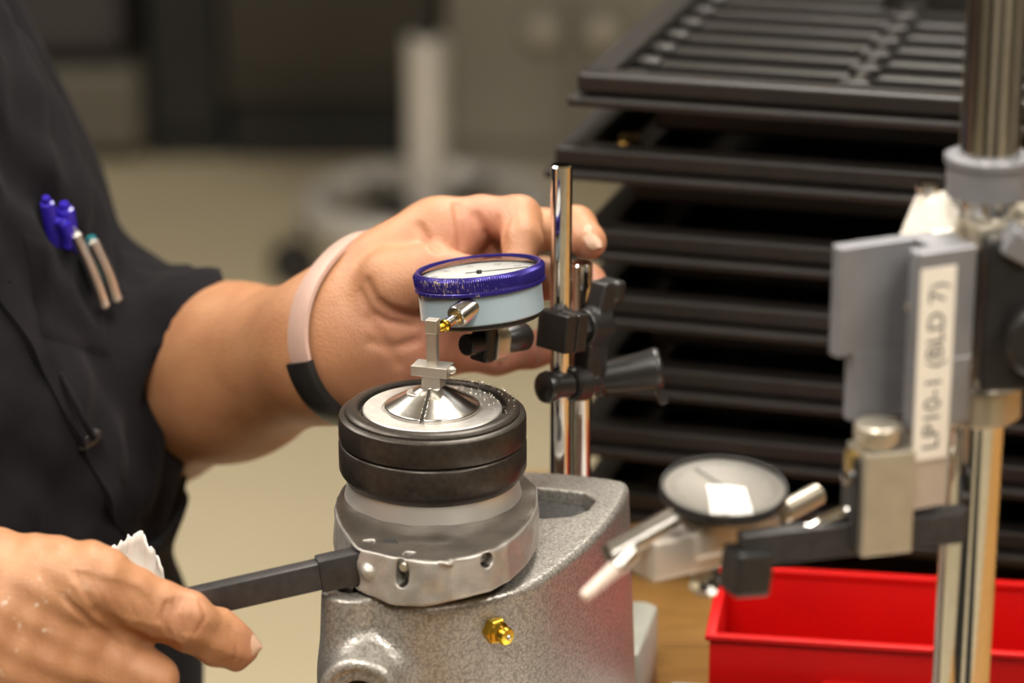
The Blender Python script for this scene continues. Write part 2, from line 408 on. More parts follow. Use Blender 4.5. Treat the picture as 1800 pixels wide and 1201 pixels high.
# ================================================================== THE ROOM
FZ = -0.90; CZ = 2.05
struct('floor', boxm((-4.5, -4.2, FZ - .05), (4.5, 6.2, FZ)), 'floor', 'beige workshop floor, plain and slightly glossy')
struct('ceiling', boxm((-4.5, -4.2, CZ), (4.5, 6.2, CZ + .05)), 'ceil', 'pale workshop ceiling above the bench')
struct('wall_back', boxm((-4.5, 6.1, FZ), (4.5, 6.2, CZ)), 'cab_dark', 'dark brown far wall behind the cabinets')
struct('wall_left', boxm((-4.55, -4.2, FZ), (-4.45, 6.2, CZ)), 'wallm', 'warm grey wall on the worker side')
struct('wall_right', boxm((4.45, -4.2, FZ), (4.55, 6.2, CZ)), 'wallm', 'warm grey wall beyond the trays')
struct('wall_front', boxm((-4.5, -4.25, FZ), (4.5, -4.15, CZ)), 'wallm', 'warm grey wall behind the viewer')
for i, (lo, hi) in enumerate((((-2.9, -4.16, FZ), (-1.1, -4.12, 1.5)), ((.15, -4.16, FZ), (1.7, -4.12, 1.5)), ((4.42, -3.2, FZ), (4.46, -1.2, 1.5)), ((4.42, .2, FZ), (4.46, 3.5, 1.5)), ((-4.46, -2.4, FZ), (-4.42, .3, 1.5)), ((-4.46, 1.4, FZ), (-4.42, 4.0, 1.5)))):
    struct('reflection_panel_%d' % (i + 1), boxm(lo, hi, .004), 'cab_dark', 'dark brown panel added on an unseen wall to darken chrome reflections')  # dark panels added out of view to give the chrome contrasting reflections
for i, (x, y) in enumerate(LAMPS):
    t = thing('ceiling_light', 'long white ceiling lamp panel lighting the workshop', 'ceiling lamp', (x, y, CZ), 0, 'ceiling lamp panels')
    fr = bmesh.new()
    for lo, hi in (((-.33, -.63, -.05), (.33, -.60, 0)), ((-.33, .60, -.05), (.33, .63, 0)), ((-.33, -.6, -.05), (-.30, .6, 0)), ((.30, -.6, -.05), (.33, .6, 0))): box_bm(fr, lo, hi)
    link('frame', fin(fr), 'ceil', t); link('diffuser', boxm((-.30, -.60, -.03), (.30, .60, -.02)), 'lamp', t)

# ------------------------------------------------------------------ far background
def cabinet(name, label, cat, m, x0, x1, y0, y1, z0, z1, doors, hm, knob=None):
    t = thing(name, label, cat, ((x0 + x1) / 2, y0, z0)); wx = (x1 - x0) / 2; H = z1 - z0; D = y1 - y0
    link('body', boxm((-wx, .02, 0), (wx, D, H), .006), m, t)
    dw = 2 * wx / doors
    for i in range(doors):
        d = link('door', boxm((-wx + i * dw + .006, -.002, .06), (-wx + (i + 1) * dw - .006, .02, H - .03), .004), m, t)
        if knob:
            kx = -wx + (i + (1 - .06 / dw if i % 2 == 0 else .06 / dw)) * dw
            link('knob', lathe([(0, 0), (.008, 0), (.008, .02), (.028, .024), (.03, .034), (.022, .042), (0, .044)], 24, Matrix.Translation((kx, -.002, knob)) @ Matrix.Rotation(PI / 2, 4, 'X'), False), hm, d, 40)
    return t
cabinet('steel_cabinet', 'grey-beige double door cabinet with two pale round knobs behind the trays', 'cabinet', 'cab_grey', -.10, .405, 4.45, 5.0, FZ, .9, 2, 'alu', .30)
t = cabinet('dark_cabinet', 'dark brown cabinet on a black plinth behind the rolling stool', 'cabinet', 'cab_dark', -.555, -.115, 4.5, 5.0, FZ + .135, .9, 1, 'bar')
link('plinth', boxm((-.21, .06, -.135), (.21, .48, 0)), 'cab_black', t)
cabinet('tall_cabinet', 'black cabinet between the olive-grey machine and the brown cabinet', 'cabinet', 'cab_black', -.712, -.56, 4.55, 5.1, FZ, 1.2, 1, 'bar')
t = thing('machine', 'olive-grey machine base with dark slate head, blurred behind the worker', 'machine', (-.985, 4.5, FZ))
link('body', boxm((-.42, 0, .03), (.265, .6, .205), .02), 'machine', t); link('plinth', boxm((-.38, .05, 0), (.24, .55, .035), .01), 'cab_black', t)
link('panel', boxm((-.36, -.008, .06), (.1, .004, .18), .005), 'machine', t)
link('head', boxm((-.45, -.02, .235), (.235, .58, 1.4), .03), 'slate', t); link('neck', boxm((-.3, .1, .20), (.1, .5, .24), .01), 'cab_black', t)
for x0, x1, lb_ in ((-1.35, -.12, 'black floor mat added out of view to darken reflections, nearer the worker'), (.42, 1.35, 'black floor mat added out of view to darken reflections, nearer the red bin')):
    tag(link('reflection_mat', boxm((x0, -3.3, FZ), (x1, -.62, FZ + .012), .004), 'cab_black'), lb_, 'mat')  # unseen dark sheets added so the column and posts reflect dark stripes

# rolling stool with a chrome ring
sx, sy = -.115, 3.72
t = thing('rolling_stool', 'rolling stool with chrome foot ring and grey pole, blurred behind the hand', 'stool', (sx, sy, FZ))
RZ = .135
ring = [(.205 + .022 * math.cos(a), RZ + .03 * math.sin(a)) for a in np.linspace(0, 2 * PI, 17)]
link('foot_ring', lathe(ring, 72, None, False), 'foot_steel', t, 180)
link('pole', rod((0, 0, .1), (0, 0, .44), .036), 'foot_steel', t, 40); link('gas_spring', rod((0, 0, .43), (0, 0, .72), .014), 'black_metal', t, 40)
link('seat', lathe([(0, .72), (.16, .72), (.185, .74), (.19, .765), (.17, .79), (0, .80)], 48, None, False), 'black_plastic', t, 50)
for i in range(5):
    a = i * 2 * PI / 5 + PI + .35; c, s_ = math.cos(a), math.sin(a)
    link('spoke', tube([(0, 0, .13), (.2 * c, .2 * s_, RZ), (.235 * c, .235 * s_, RZ - .02)], .016), 'black_metal', t, 60)
    link('caster', lathe([(0, 0), (.036, 0), (.042, .008), (.042, .04), (.036, .048), (0, .048)], 24, Matrix.Translation((.235 * c + .024 * s_, .235 * s_ - .024 * c, .042)) @ Matrix.Rotation(a, 4, 'Z') @ Matrix.Rotation(PI / 2, 4, 'X'), False), 'black_plastic', t, 40)

# ================================================================== BENCH
bt = thing('work_bench', 'wooden bench top carrying the collet fixture, trays and red bin', 'bench', (.6, 0, FZ))
BX0, BX1, BY0, BY1 = -.055, 1.25, -.42, .44
npl = 7
for i in range(npl):
    y0 = BY0 + (BY1 - BY0) * i / npl; y1 = BY0 + (BY1 - BY0) * (i + 1) / npl
    link('plank', boxm((BX0 - .6, y0 + .0006, -FZ - .04), (BX1 - .6, y1 - .0006, -FZ), .0012), 'wood', bt, 30)
for x in (BX0 + .08, BX1 - .08):
    for y in (BY0 + .07, BY1 - .07): link('leg', boxm((x - .6 - .035, y - .035, 0), (x - .6 + .035, y + .035, -FZ - .04), .004), 'cab_grey', bt)
bk_ = thing('side_bench', 'second wooden bench top under the back of the tray stack', 'bench', (.7, .6, FZ))
for i in range(3): link('plank', boxm((-.595, -.157 + i * .12, -FZ - .04), (.55, -.039 + i * .12, -FZ), .0012), 'wood', bk_, 30)
for x in (-.54, .48):
    for y in (-.10, .14): link('leg', boxm((x - .03, y - .03, 0), (x + .03, y + .03, -FZ - .04), .004), 'cab_grey', bk_)
link('apron', boxm((BX0 - .6 + .06, BY0 + .06, -FZ - .14), (BX1 - .6 - .06, BY0 + .085, -FZ - .04), .002), 'cab_grey', bt)

# ================================================================== COLLET FIXTURE
DZ = .137
fx = thing('collet_fixture', 'grey hammered-paint collet fixture with black clamping rings and a lever', 'collet fixture', (0, 0, 0))
deck = [(-38, 40), (-20, 74), (10, 84), (40, 85.5), (56, 84.2), (83, 76), (88, 69.5), (84.6, 52), (79.3, 31.4), (68.4, 1.8), (58, -20), (44.6, -44.6), (29, -57.6), (10.6, -66.4), (-6, -70.2), (-17, -68.5), (-25, -60), (-35, -47), (-41, -34), (-42, 0)]
deck = chaikin([(a / 1000, b / 1000) for a, b in deck], 2)
flange = [(.055, -.005), (.0875, -.002), (.1035, .055), (.1005, .061), (.07, .064)]
pocket = chaikin([(.030, .066), (.044, .0655), (.0735, .0555), (.0655, .031), (.044, .0265), (.028, .03)], 1)
Lx, Ly = -.0325, -.0555                                     # lug carrying the lever pin
Bc = np.array([-.0265, -.0645, .1020])                          # round boss low on the front
bd = np.array([-.12, -.985, .0]); bd /= np.linalg.norm(bd)
def f_cast(P):
    z = P[:, 2]; drop = np.maximum(DZ - z, 0)
    d2 = poly2(P, deck) - drop * .045 - np.maximum(-P[:, 0], 0) / .045 * drop * .06
    d = smax(d2, z - DZ, .0035)
    lug = smax(np.hypot(P[:, 0] - Lx, P[:, 1] - Ly) - (.0125 + drop * .05), z - (DZ + .002), .002)
    d = smin(d, lug, .006)
    foot = rbox(P, (.02, .005, .008), (.076, .075, .018), .006); d = smin(d, foot, .006)
    # boss
    d = smin(d, cyl(P, Bc + bd * -.01, Bc + bd * .019, .0175, .0035), .009)
    d = smax(d, -cyl(P, Bc + bd * .0175, Bc + bd * .03, .0128, .0005), .0015)
    d = smax(d, -cyl(P, Bc + bd * -.005, Bc + bd * .03, .0075, .0003), .001)
    # deck pocket and lug hole
    pk = np.maximum(poly2(P, pocket), DZ - .0075 - z); d = smax(d, -pk, .0012)
    d = smax(d, -(np.hypot(P[:, 0] - Lx + .0005, P[:, 1] - Ly - .0025) - .0058 + np.maximum(.118 - z, 0)), .0012)
    return np.maximum(d, -z)
link('casting', mesh_sdf(f_cast, (-.075, -.095, -.004), (.115, .098, .148), .0011), 'hammer', fx, 180)
pb = chaikin([(.027, .0665), (.045, .0675), (.076, .0565), (.0665, .029), (.044, .0245), (.025, .027)], 1)
def f_pock(P): return np.maximum(poly2(P, pocket) + .0004, np.abs(P[:, 2] - (DZ - .0068)) - .0008) + .0004 * np.sin(P[:, 0] * 900) * np.sin(P[:, 1] * 1100)
link('pocket_floor', mesh_sdf(f_pock, (.02, .02, DZ - .010), (.08, .072, DZ - .004), .0006), 'rough_cast', fx, 180)
o = link('boss_plug', lathe([(0, .012), (.0066, .012), (.0072, .0114), (.0072, 0), (0, 0)], 48, frame(Bc + bd * .001, Bc + bd * .02), False), 'black_metal', fx, 40)

# lever collar: swings round the spindle, flat pad at the front
CT, CB = .160, .1425
col2 = chaikin([(-.0415, .002), (-.0415, -.022), (-.0365, -.042), (-.0305, -.0605), (-.029, -.063), (-.0125, -.0735), (.001, -.0765), (.012, -.0745), (.029, -.0635), (.041, -.036), (.0452, -.012), (.0445, .012), (.034, .032), (.014, .0455), (-.008, .0465), (-.029, .035)], 1)
LV0 = np.array([-.024, -.0565, .1515]); LV1 = at(195, 1092, -.086); ld = (LV1 - LV0) / np.linalg.norm(LV1 - LV0)
l_s = np.cross([0, 0, 1.], ld); l_s /= np.linalg.norm(l_s); RL = np.stack([ld, l_s, np.cross(ld, l_s)], 1)
# outward direction of the pad near a point
def pad(px, py):
    # point on the pad front found along the view line
    r = ray(px, py); t = 1.0
    for _ in range(60):
        p = (CN + r * t).astype(np.float32)[None]; d = float(np.maximum(poly2(p, col2), np.maximum(p[:, 2] - CT, CB - .006 - p[:, 2]))[0]); t += d * .9
    return CN + r * t
def padn(p):
    e = 1e-4; q = np.array([p, p + [e, 0, 0], p + [0, e, 0]], np.float32); d = poly2(q, col2); n = np.array([d[1] - d[0], d[2] - d[0], 0]); return n / np.linalg.norm(n)
q_slot = pad(706, 1009); q_hole = pad(857, 985); q_bump = pad(648, 1005); q_chip = pad(785, 985)
n_slot, n_hole, n_bump = padn(q_slot), padn(q_hole), padn(q_bump)
def f_collar(P):
    z = P[:, 2]; low = CB - .0035 * np.exp(-((P[:, 0] + .012) / .016) ** 2) * (P[:, 1] < -.03)
    d = smax(poly2(P, col2) - (CT - z) * .05, np.maximum(z - CT, low - z), .0014)
    s = caps(P, q_slot + [0, 0, .0033], q_slot - [0, 0, .0037], .0028, .0028); s2 = np.abs((P - q_slot.astype(np.float32)) @ n_slot.astype(np.float32)) - .009
    vert = np.hypot((P - q_slot.astype(np.float32)) @ np.array([-n_slot[1], n_slot[0], 0], np.float32), np.maximum(np.abs(z - q_slot[2]) - .0034, 0)) - .0027
    d = smax(d, -np.maximum(vert, s2), .001)
    d = smax(d, -cyl(P, q_hole - n_hole * .006, q_hole + n_hole * .004, .0031, .0002), .001)
    d = smin(d, ell(P, q_bump, (.0032, .0032, .0032)), .0012)
    d = smin(d, ell(P, q_chip + [0, 0, -.001], (.003, .0025, .0012)), .0015)
    lv = rbox(P, LV0 - ld * .004, (.02, .0045, .0075), .0005, RL); d = smax(d, -np.maximum(lv, P[:, 0] + .0235), .0008)
    d = groove(P, d, [(-.027, -.0525, CT), (-.010, -.054, CT), (.006, -.0535, CT)], .0006, .0032)
    d = d + .00035 * np.sin(P[:, 0] * 310 + 1) * np.sin(z * 420) * np.sin(P[:, 1] * 270)
    return d
link('lever_collar', mesh_sdf(f_collar, (-.052, -.088, .132), (.054, .056, .164), .0009), 'collar', fx, 180)
link('slot_pin', rod(q_slot - n_slot * .006 + [0, 0, .0022], q_slot - n_slot * .0012 + [0, 0, .0022], .0022), 'nickel', fx, 40)
lm = Matrix(np.block([[RL, LV0[:, None]], [np.zeros((1, 3)), np.ones((1, 1))]]).tolist())
lv = bmesh.new(); L1 = float(np.linalg.norm(LV1 - LV0))
box_bm(lv, (-.012, -.0042, -.0072), (.0225, .0042, .0070), .0006, lm); box_bm(lv, (.020, -.0036, -.0060), (L1, .0036, .0058), .0006, lm)
link('lever', fin(lv), 'bar', fx, 30)
link('lever_pin', rod((Lx, Ly + .0025, .12), (Lx, Ly + .0025, .146), .0027), 'steel', fx, 40)

# spindle ring, clamping rings, face plate, collet
link('spindle_ring', lathe([(.030, .157), (.0380, .157), (.0381, .1600), (.0362, .1685), (.0362, .172), (.030, .172)], 128, None, False), 'ring_steel', fx, 35)
link('lower_clamp_ring', lathe([(.032, .1675), (.0362, .1675), (.0372, .1680), (.0396, .1715), (.0402, .1730), (.0402, .1838), (.0397, .1846), (.0388, .1850), (.032, .1850)], 160, None, False), 'blackoxide', fx, 35)
link('upper_clamp_ring', lathe([(.030, .1853), (.0390, .1853), (.0398, .1858), (.0401, .1866), (.0401, .1952), (.0397, .1964), (.0386, .1972), (.0374, .1975), (.0372, .1984), (.0362, .1993), (.0345, .1998), (.0326, .1998), (.0318, .1992), (.0314, .1962), (.030, .1960)], 160, None, False), 'blackoxide', fx, 35)
link('face_plate', lathe([(0, .190), (.0297, .190), (.0297, .1984), (.0292, .1989), (.0216, .1989), (.0212, .1982), (0, .1982)], 128, None, False), 'ground', fx, 35)
# collet cone with three saw slots
CZ0, CZ1, CR0, CR1 = .1990, .2086, .0205, .0048
slots = [math.radians(a) for a in (-101, 20, 140)]
def f_collet(P):
    r = np.hypot(P[:, 0], P[:, 1]); z = P[:, 2]
    nx, nz = (CZ1 - CZ0 - .0012), (CR0 - CR1); l = math.hypot(nx, nz)
    cone = ((r - CR0) * nx + (z - CZ0 - .0012) * nz) / l
    d = smax(cone, np.maximum(r - CR0, np.maximum(z - CZ1, .193 - z)), .0004)
    for a in slots:
        al = P[:, 0] * math.cos(a) + P[:, 1] * math.sin(a); pe = -P[:, 0] * math.sin(a) + P[:, 1] * math.cos(a)
        d = smax(d, -np.maximum(np.abs(pe) - .00065, .0035 - al), .0003)
    d = smax(d, -(np.hypot(P[:, 0], P[:, 1]) - .003), .0003)
    return d
link('collet', mesh_sdf(f_collet, (-.022, -.022, .1925), (.022, .022, .210), .00042), 'steel', fx, 38)
link('pin_head', lathe([(0, .199), (.0050, .199), (.0050, .2064), (.0047, .2067), (.0018, .2067), (.0012, .2060), (0, .2060)], 48, Matrix.Translation((-.0058, -.0018, 0)), False), 'ground', fx, 35)
# grease fitting
gp = atz(868, 1107, .1145); r_ = ray(868, 1107); tt = 1.0
for _ in range(80): tt += float(f_cast((CN + r_ * tt).astype(np.float32)[None])[0]) * .8
gp = CN + r_ * tt; e_ = 1e-3
gq = np.array([gp, gp + [e_, 0, 0], gp + [0, e_, 0], gp + [0, 0, e_]], np.float32); gd = f_cast(gq); gn = np.array([gd[1] - gd[0], gd[2] - gd[0], gd[3] - gd[0]]); gn /= np.linalg.norm(gn)
gn = gn + np.array([.25, 0, -.1]); gn /= np.linalg.norm(gn)
gm = frame(gp - gn * .001, gp + gn)
gf = link('grease_fitting', lathe([(0, 0), (.0058, 0), (.0058, .0032), (.0052, .0038), (0, .0038)], 6, gm, False), 'gold', fx)
link('nozzle', lathe([(.0046, .0036), (.0046, .0050), (.0036, .0056), (.0034, .0072), (.0040, .0086), (.0034, .0100), (.0016, .0104), (0, .0104)], 32, gm, False), 'gold', gf, 35)
link('ball', lathe([(.0012, .0101), (.0011, .0108), (.0006, .0113), (0, .0114)], 16, gm, False), 'chrome', gf, 60)
# swarf on the rings: uncountable chips
sv, sf = [], []
for i in range(420):
    if i < 260: a = rng.normal(.75, .45); r = rng.choice([rng.uniform(.0225, .0296), rng.uniform(.0325, .0365)]); z = .1990 if r < .03 else .1998
    else: a = rng.uniform(0, 2 * PI); r = rng.uniform(.0300, .0316); z = .1962
    c = np.array([r * math.cos(a), r * math.sin(a), z + .00015]); s_ = rng.uniform(.00012, .00035)
    q = [c + rng.normal(size=3) * s_ for _ in range(4)]; b = len(sv); sv += q; sf += [(b, b + 1, b + 2), (b, b + 1, b + 3), (b + 1, b + 2, b + 3), (b, b + 2, b + 3)]
o = link('metal_chips', pyd(sv, sf), 'alu', fx); o['kind'] = 'stuff'

# ================================================================== WORKPIECE
th = math.radians(-18)
wp = thing('machined_workpiece', 'small bright T-shaped machined part standing in the collet', 'workpiece', (0, .0005, .2060), th)
zb = .2060
link('shank', boxm((-.0037, -.0032, -.004), (.0046, .0042, .0080), .0002), 'alu', wp)
link('crossbar', boxm((-.0079, -.005, .0078), (.0083, .005, .0122), .0003), 'alu', wp)
link('upright', boxm((-.0018, -.0020, .0120), (.0026, .0020, .0270), .0002), 'alu', wp)
link('head', boxm((-.0022, -.0024, .0262), (.0030, .0026, .0322), .0003), 'alu', wp)
link('nub', lathe([(0, 0), (.0018, 0), (.0018, .0012), (.0008, .0022), (0, .0022)], 20, frame((.0083, .001, .0100), (.02, .001, .0100)), False), 'alu', wp, 40)

# ================================================================== DIAL INDICATOR ON THE STAND
nrm = Vector((-.100, .115, 1)).normalized(); dc = Vector(at(841, 469, .0455))
pl = Vector((-.40, -.917, 0)); pl = (pl - nrm * pl.dot(nrm)).normalized(); xx = pl.cross(nrm)
# local: +Y along the plunger, +Z out of the dial
DM = Matrix(((xx.x, pl.x, nrm.x, dc.x), (xx.y, pl.y, nrm.y, dc.y), (xx.z, pl.z, nrm.z, dc.z), (0, 0, 0, 1)))
di = thing('dial_indicator', 'dial indicator with worn blue bezel and pale blue case held in fingers', 'dial indicator', mat4=DM)
R = .0287
def knurl(i, j, r): return r + (.00036 if (i % 2 == 0 and 3 <= j <= 4) else 0)
bz = lathe([(.0262, -.0012), (.0264, .0004), (.0274, .0004), (.0284, -.0010), (.0286, -.0016), (.0286, -.0056), (.0283, -.0062), (.0287, -.0066), (.0287, -.0078), (.0276, -.0084), (.0262, -.0084)], 360, None, False, knurl)
vv = verts_of(bz); ang = np.arctan2(vv[:, 1], vv[:, 0]); wr = np.exp(-((np.mod(ang - math.radians(75) + PI, 2 * PI) - PI) / .75) ** 2) * np.exp(-((vv[:, 2] + .0025) / .0022) ** 2)
wr = np.maximum(wr, .55 * np.exp(-((np.mod(ang - math.radians(95) + PI, 2 * PI) - PI) / 1.0) ** 2)); set_attr(bz, 'wear', wr)
link('bezel', bz, 'bezel', di, 30)
link('case', lathe([(0, -.0060), (.0268, -.0060), (.0268, -.0205), (.0262, -.0212), (0, -.0212)], 128, None, False), 'case_paint', di, 35)
link('back_plate', lathe([(0, -.0210), (.0255, -.0210), (.0255, -.0228), (.0242, -.0236), (0, -.0236)], 96, None, False), 'black_metal', di, 35)
df = link('dial_face', lathe([(0, -.0030), (.0263, -.0030), (.0263, -.0040), (0, -.0040)], 96, None, False), 'white', di, 35)
tk = bmesh.new()
for i in range(100):
    a = 2 * PI * i / 100; l = .0040 if i % 10 == 0 else (.003 if i % 5 == 0 else .0020); mt = Matrix.Rotation(a, 4, 'Z')
    box_bm(tk, (.0255 - l, -.00013, -.0031), (.0255, .00013, -.00296), 0, mt)
link('tick_marks', fin(tk), 'grey_ink', df)
def textmesh(s, size, depth=.00005):
    c = bpy.data.curves.new('txt', 'FONT'); c.body = s; c.size = size; c.align_x = 'CENTER'; c.align_y = 'CENTER'; c.extrude = depth
    o = bpy.data.objects.new('txt', c); COL.objects.link(o); bpy.context.view_layer.update()
    me = bpy.data.meshes.new_from_object(o.evaluated_get(bpy.context.evaluated_depsgraph_get())); bpy.data.objects.remove(o); return me
for i in range(10):
    a = PI / 2 - 2 * PI * i / 10; me = textmesh(str(i * 10), .0034)
    o = link('numeral', me, 'grey_ink', df); o.location = (.0195 * math.cos(a), .0195 * math.sin(a), -.00298)
ha = math.radians(205)
link('pointer', merge(boxm((-.006, -.00025, -.0024), (.0215, .00025, -.0021), 0, Matrix.Rotation(ha, 4, 'Z')), lathe([(0, -.003), (.0012, -.003), (.0012, -.0016), (0, -.0014)], 20, None, False)), 'ink', di)
link('crystal', lathe([(0, .0022), (.008, .0020), (.016, .0013), (.022, .0003), (.0263, -.0008)], 96, None, False), 'glass', di, 180)
SB = Vector(at(830, 537, .0215)); ST = Vector(at(771, 580, .0045)); SU = (ST - SB).normalized(); SF = DM.inverted() @ frame(SB - SU * .009, ST); SLn = (ST - SB).length + .009
st = link('stem', lathe([(0, 0), (.0050, 0), (.0050, SLn - .0125), (.0046, SLn - .0116), (.0034, SLn - .0116), (.0032, SLn - .0124)], 48, SF, False), 'steel', di, 35)
link('bushing', lathe([(.0033, SLn - .0130), (.0033, SLn - .0112), (.0027, SLn - .0107), (0, SLn - .0107)], 32, SF, False), 'brass', st, 35)
pg = link('plunger', lathe([(0, SLn - .0115), (.0022, SLn - .0115), (.0022, SLn - .0052), (0, SLn - .0052)], 32, SF, False), 'chrome', di, 35)
link('contact_tip', lathe([(.0024, SLn - .0054), (.0027, SLn - .0048), (.0027, SLn - .0036), (.0016, SLn - .0030), (.0019, SLn - .0018), (.0012, SLn - .0006), (0, SLn)], 24, SF, False), 'gold', pg, 40)
o = link('side_sticker', None or boxm((-.0005, -.003, -.0205), (.0002, .003, -.0095), 0, Matrix.Rotation(math.radians(28), 4, 'Z') @ Matrix.Translation((.0271, 0, 0))), 'label', di)

# ------------------------------------------------------------------ the stand
sd = thing('indicator_stand', 'chrome twin-post indicator stand with black clamps and wing knob', 'indicator stand', (.06, .11, 0))
def SL(o): o.location = Vector(o.location) - Vector((.06, .11, 0)); return o
F1 = np.array([.0562, .0985]); F2 = np.array([.0664, .127])
zt = at(986, 289, .0985)[2]
SL(link('base', prism([(.010, .0955), (.0940, .0925), (.1060, .150), (.1000, .1560), (.020, .160)], 0, .041, .002), 'base_paint', sd, 40))
SL(link('post', rod((F1[0], F1[1], .041), (F1[0], F1[1], zt), .00495, n=64, bev=.0008), 'chrome', sd, 35))
SL(link('rear_post', rod((F2[0], F2[1], .041), (F2[0], F2[1], at(1018, 462, .127)[2]), .0050, n=64, bev=.0008), 'chrome', sd, 35))
# dial lug, screw and horizontal arm
ax0 = at(818, 607, .044); ax1 = at(1012, 578, .098)
ad = ax1 - ax0; ad /= np.linalg.norm(ad)
def ax(t): return ax0 + ad * t
TL = float(np.linalg.norm(ax1 - ax0))
up = np.array([0, 0, 1.]); RA = np.stack([ad, np.cross(up, ad) / np.linalg.norm(np.cross(up, ad)), np.cross(ad, np.cross(up, ad) / np.linalg.norm(np.cross(up, ad)))], 1)
def AM(t): return Matrix(np.block([[RA, ax(t)[:, None]], [np.zeros((1, 3)), np.ones((1, 1))]]).tolist())
# the indicator's own lug under its back plate
inv = DM.inverted()
o = link('lug', boxm((.0085, -.0052, -.0085), (.0150, .0052, .0160), .0015, AM(0)), 'black_plastic', sd); SL(o)
SL(link('lug_screw', rod(ax(0), ax(.0095), .0048, n=32), 'black_plastic', sd, 40))
def f_nk(P):
    q = (P - ax(.0185).astype(np.float32)) @ RA.astype(np.float32)
    d = np.maximum(np.hypot(q[:, 1], q[:, 2] + .001) - .0082, np.abs(q[:, 0]) - .0042)
    return smax(d, np.abs(q[:, 1]) - .0070, .001)
c_ = ax(.0185); SL(link('swivel', mesh_sdf(f_nk, c_ - .014, c_ + .014, .0005), 'nickel', sd, 40))
SL(link('swivel_screw', lathe([(0, 0), (.0036, 0), (.0036, .0012), (.0030, .0020), (0, .0022)], 24, frame(ax(.0228), ax(.03)), False), 'nickel', sd, 40))
SL(link('arm', lathe([(.0045, .0225), (.0052, .026), (.0064, .030), (.0064, .038), (.0052, .0395)], 40, frame(ax(0), ax(.1)), True), 'black_metal', sd, 40))
jaw = TL - .0105
SL(link('clamp_jaw', boxm((jaw - .0022 - .0042, -.009, -.0085), (jaw - .0022 + .0028, .009, .0090), .0008, AM(0)), 'black_metal', sd))
SL(link('clamp_jaw', boxm((jaw + .0011, -.009, -.0085), (jaw + .0085, .009, .0090), .0008, AM(0)), 'black_metal', sd))
k0 = jaw + .0085
SL(link('clamp_nut', lathe([(0, 0), (.0062, 0), (.0066, .0005), (.0066, .0064), (.0062, .007), (0, .007)], 6, frame(ax(k0), ax(k0 + .1)), False), 'bar', sd))
wc = ax(k0 + .0135); 
def f_wing(P):
    q = (P - wc.astype(np.float32)) @ RA.astype(np.float32)
    hub = np.maximum(np.hypot(q[:, 1], q[:, 2]) - .0085, np.abs(q[:, 0] + .0005) - .0075)
    u = q.copy(); u[:, 0] -= .0045 + .25 * (q[:, 2] - .008); upw = rbox(u, (0, 0, .0105), (.0062, .0048, .0105), .0016)
    l = q.copy(); l[:, 0] -= .0012; low = rbox(l, (0, 0, -.0120), (.0070, .0050, .0125), .0014)
    lip = rbox(q, (.0075 + .0045, 0, .0165), (.003, .0062, .0045), .0015)
    return smin(smin(smin(smax(hub, np.abs(q[:, 0]) - .0075, .001), upw, .002), low, .002), lip, .002)
SL(link('wing_knob', mesh_sdf(f_wing, wc - .03, wc + .032, .0007), 'black_plastic', sd, 180))
# lower cross clamp with its conical grip
b0 = at(950, 681, .078); b1 = at(1040, 668, .118); bdv = (b1 - b0) / np.linalg.norm(b1 - b0)
def bx(t): return b0 + bdv * t
zc = at(985, 680, .0985)[2]
cl = np.array([F1[0], F1[1], zc])
g0 = at(952, 682, .086); g1 = at(1040, 672, .104); gdv = (g1 - g0) / np.linalg.norm(g1 - g0)
SL(link('cross_clamp', lathe([(0, -.0005), (.0045, -.0002), (.0070, .0012), (.0076, .0035), (.0070, .0060), (.0058, .0066), (.0058, .0160), (0, .0160)], 48, frame(g0, g1), False), 'black_metal', sd, 35))
SL(link('clamp_ring', lathe([(0, .0165), (.0068, .0165), (.0082, .0176), (.0082, .0250), (.0070, .0262), (.0052, .0266), (.0052, .031), (0, .031)], 48, frame(g0, g1), False), 'black_metal', sd, 35))
h0 = at(1040, 668, .112); h1 = at(1150, 648, .112)
SL(link('grip_knob', lathe([(0, 0), (.0075, 0), (.0085, .001), (.0085, .004), (.0070, .006), (.0078, .010), (.0092, .027), (.0098, .030), (.0098, .0315), (.0088, .033), (0, .034)], 48, frame(h0, h1), False), 'black_plastic', sd, 35))
SL(link('knob_tab', boxm((-.002, -.003, -.011), (.0022, .003, .0015), .001, Matrix.Translation(Vector(at(1154, 672, .112))) @ Matrix.Rotation(-.35, 4, 'Y')), 'black_plastic', sd))

# ================================================================== TRAYS, RED BIN
TW, TD = .44, .34
def bar_box(bm, lo, hi, bev=.0015): box_bm(bm, lo, hi, bev)
RW = .016; LO = .0045
def rim_mesh(top):
    bm = bmesh.new()
    for z0, z1, e, wd in ((-.0095, 0, 0., RW), (-.0165, -.0115, LO, RW + LO)):          # rim, then a wider lip below it
        bar_box(bm, (-e, -e, z0), (TW + e, wd - e, z1)); bar_box(bm, (-e, TD - wd + e, z0), (TW + e, TD + e, z1))
        bar_box(bm, (-e, wd * .5, z0), (wd - e, TD - wd * .5, z1)); bar_box(bm, (TW - wd + e, wd * .5, z0), (TW + e, TD - wd * .5, z1))
    for lo, hi in (((.004, .004, -.0145), (TW - .004, .008, -.006)), ((.004, TD - .008, -.0145), (TW - .004, TD - .004, -.006)), ((.004, .004, -.0145), (.008, TD - .004, -.006)), ((TW - .008, .004, -.0145), (TW - .004, TD - .004, -.006))): box_bm(bm, lo, hi)
    return fin(bm)
rim = rim_mesh(True)
tubb = bmesh.new(); ti = .034; tz = -.0350
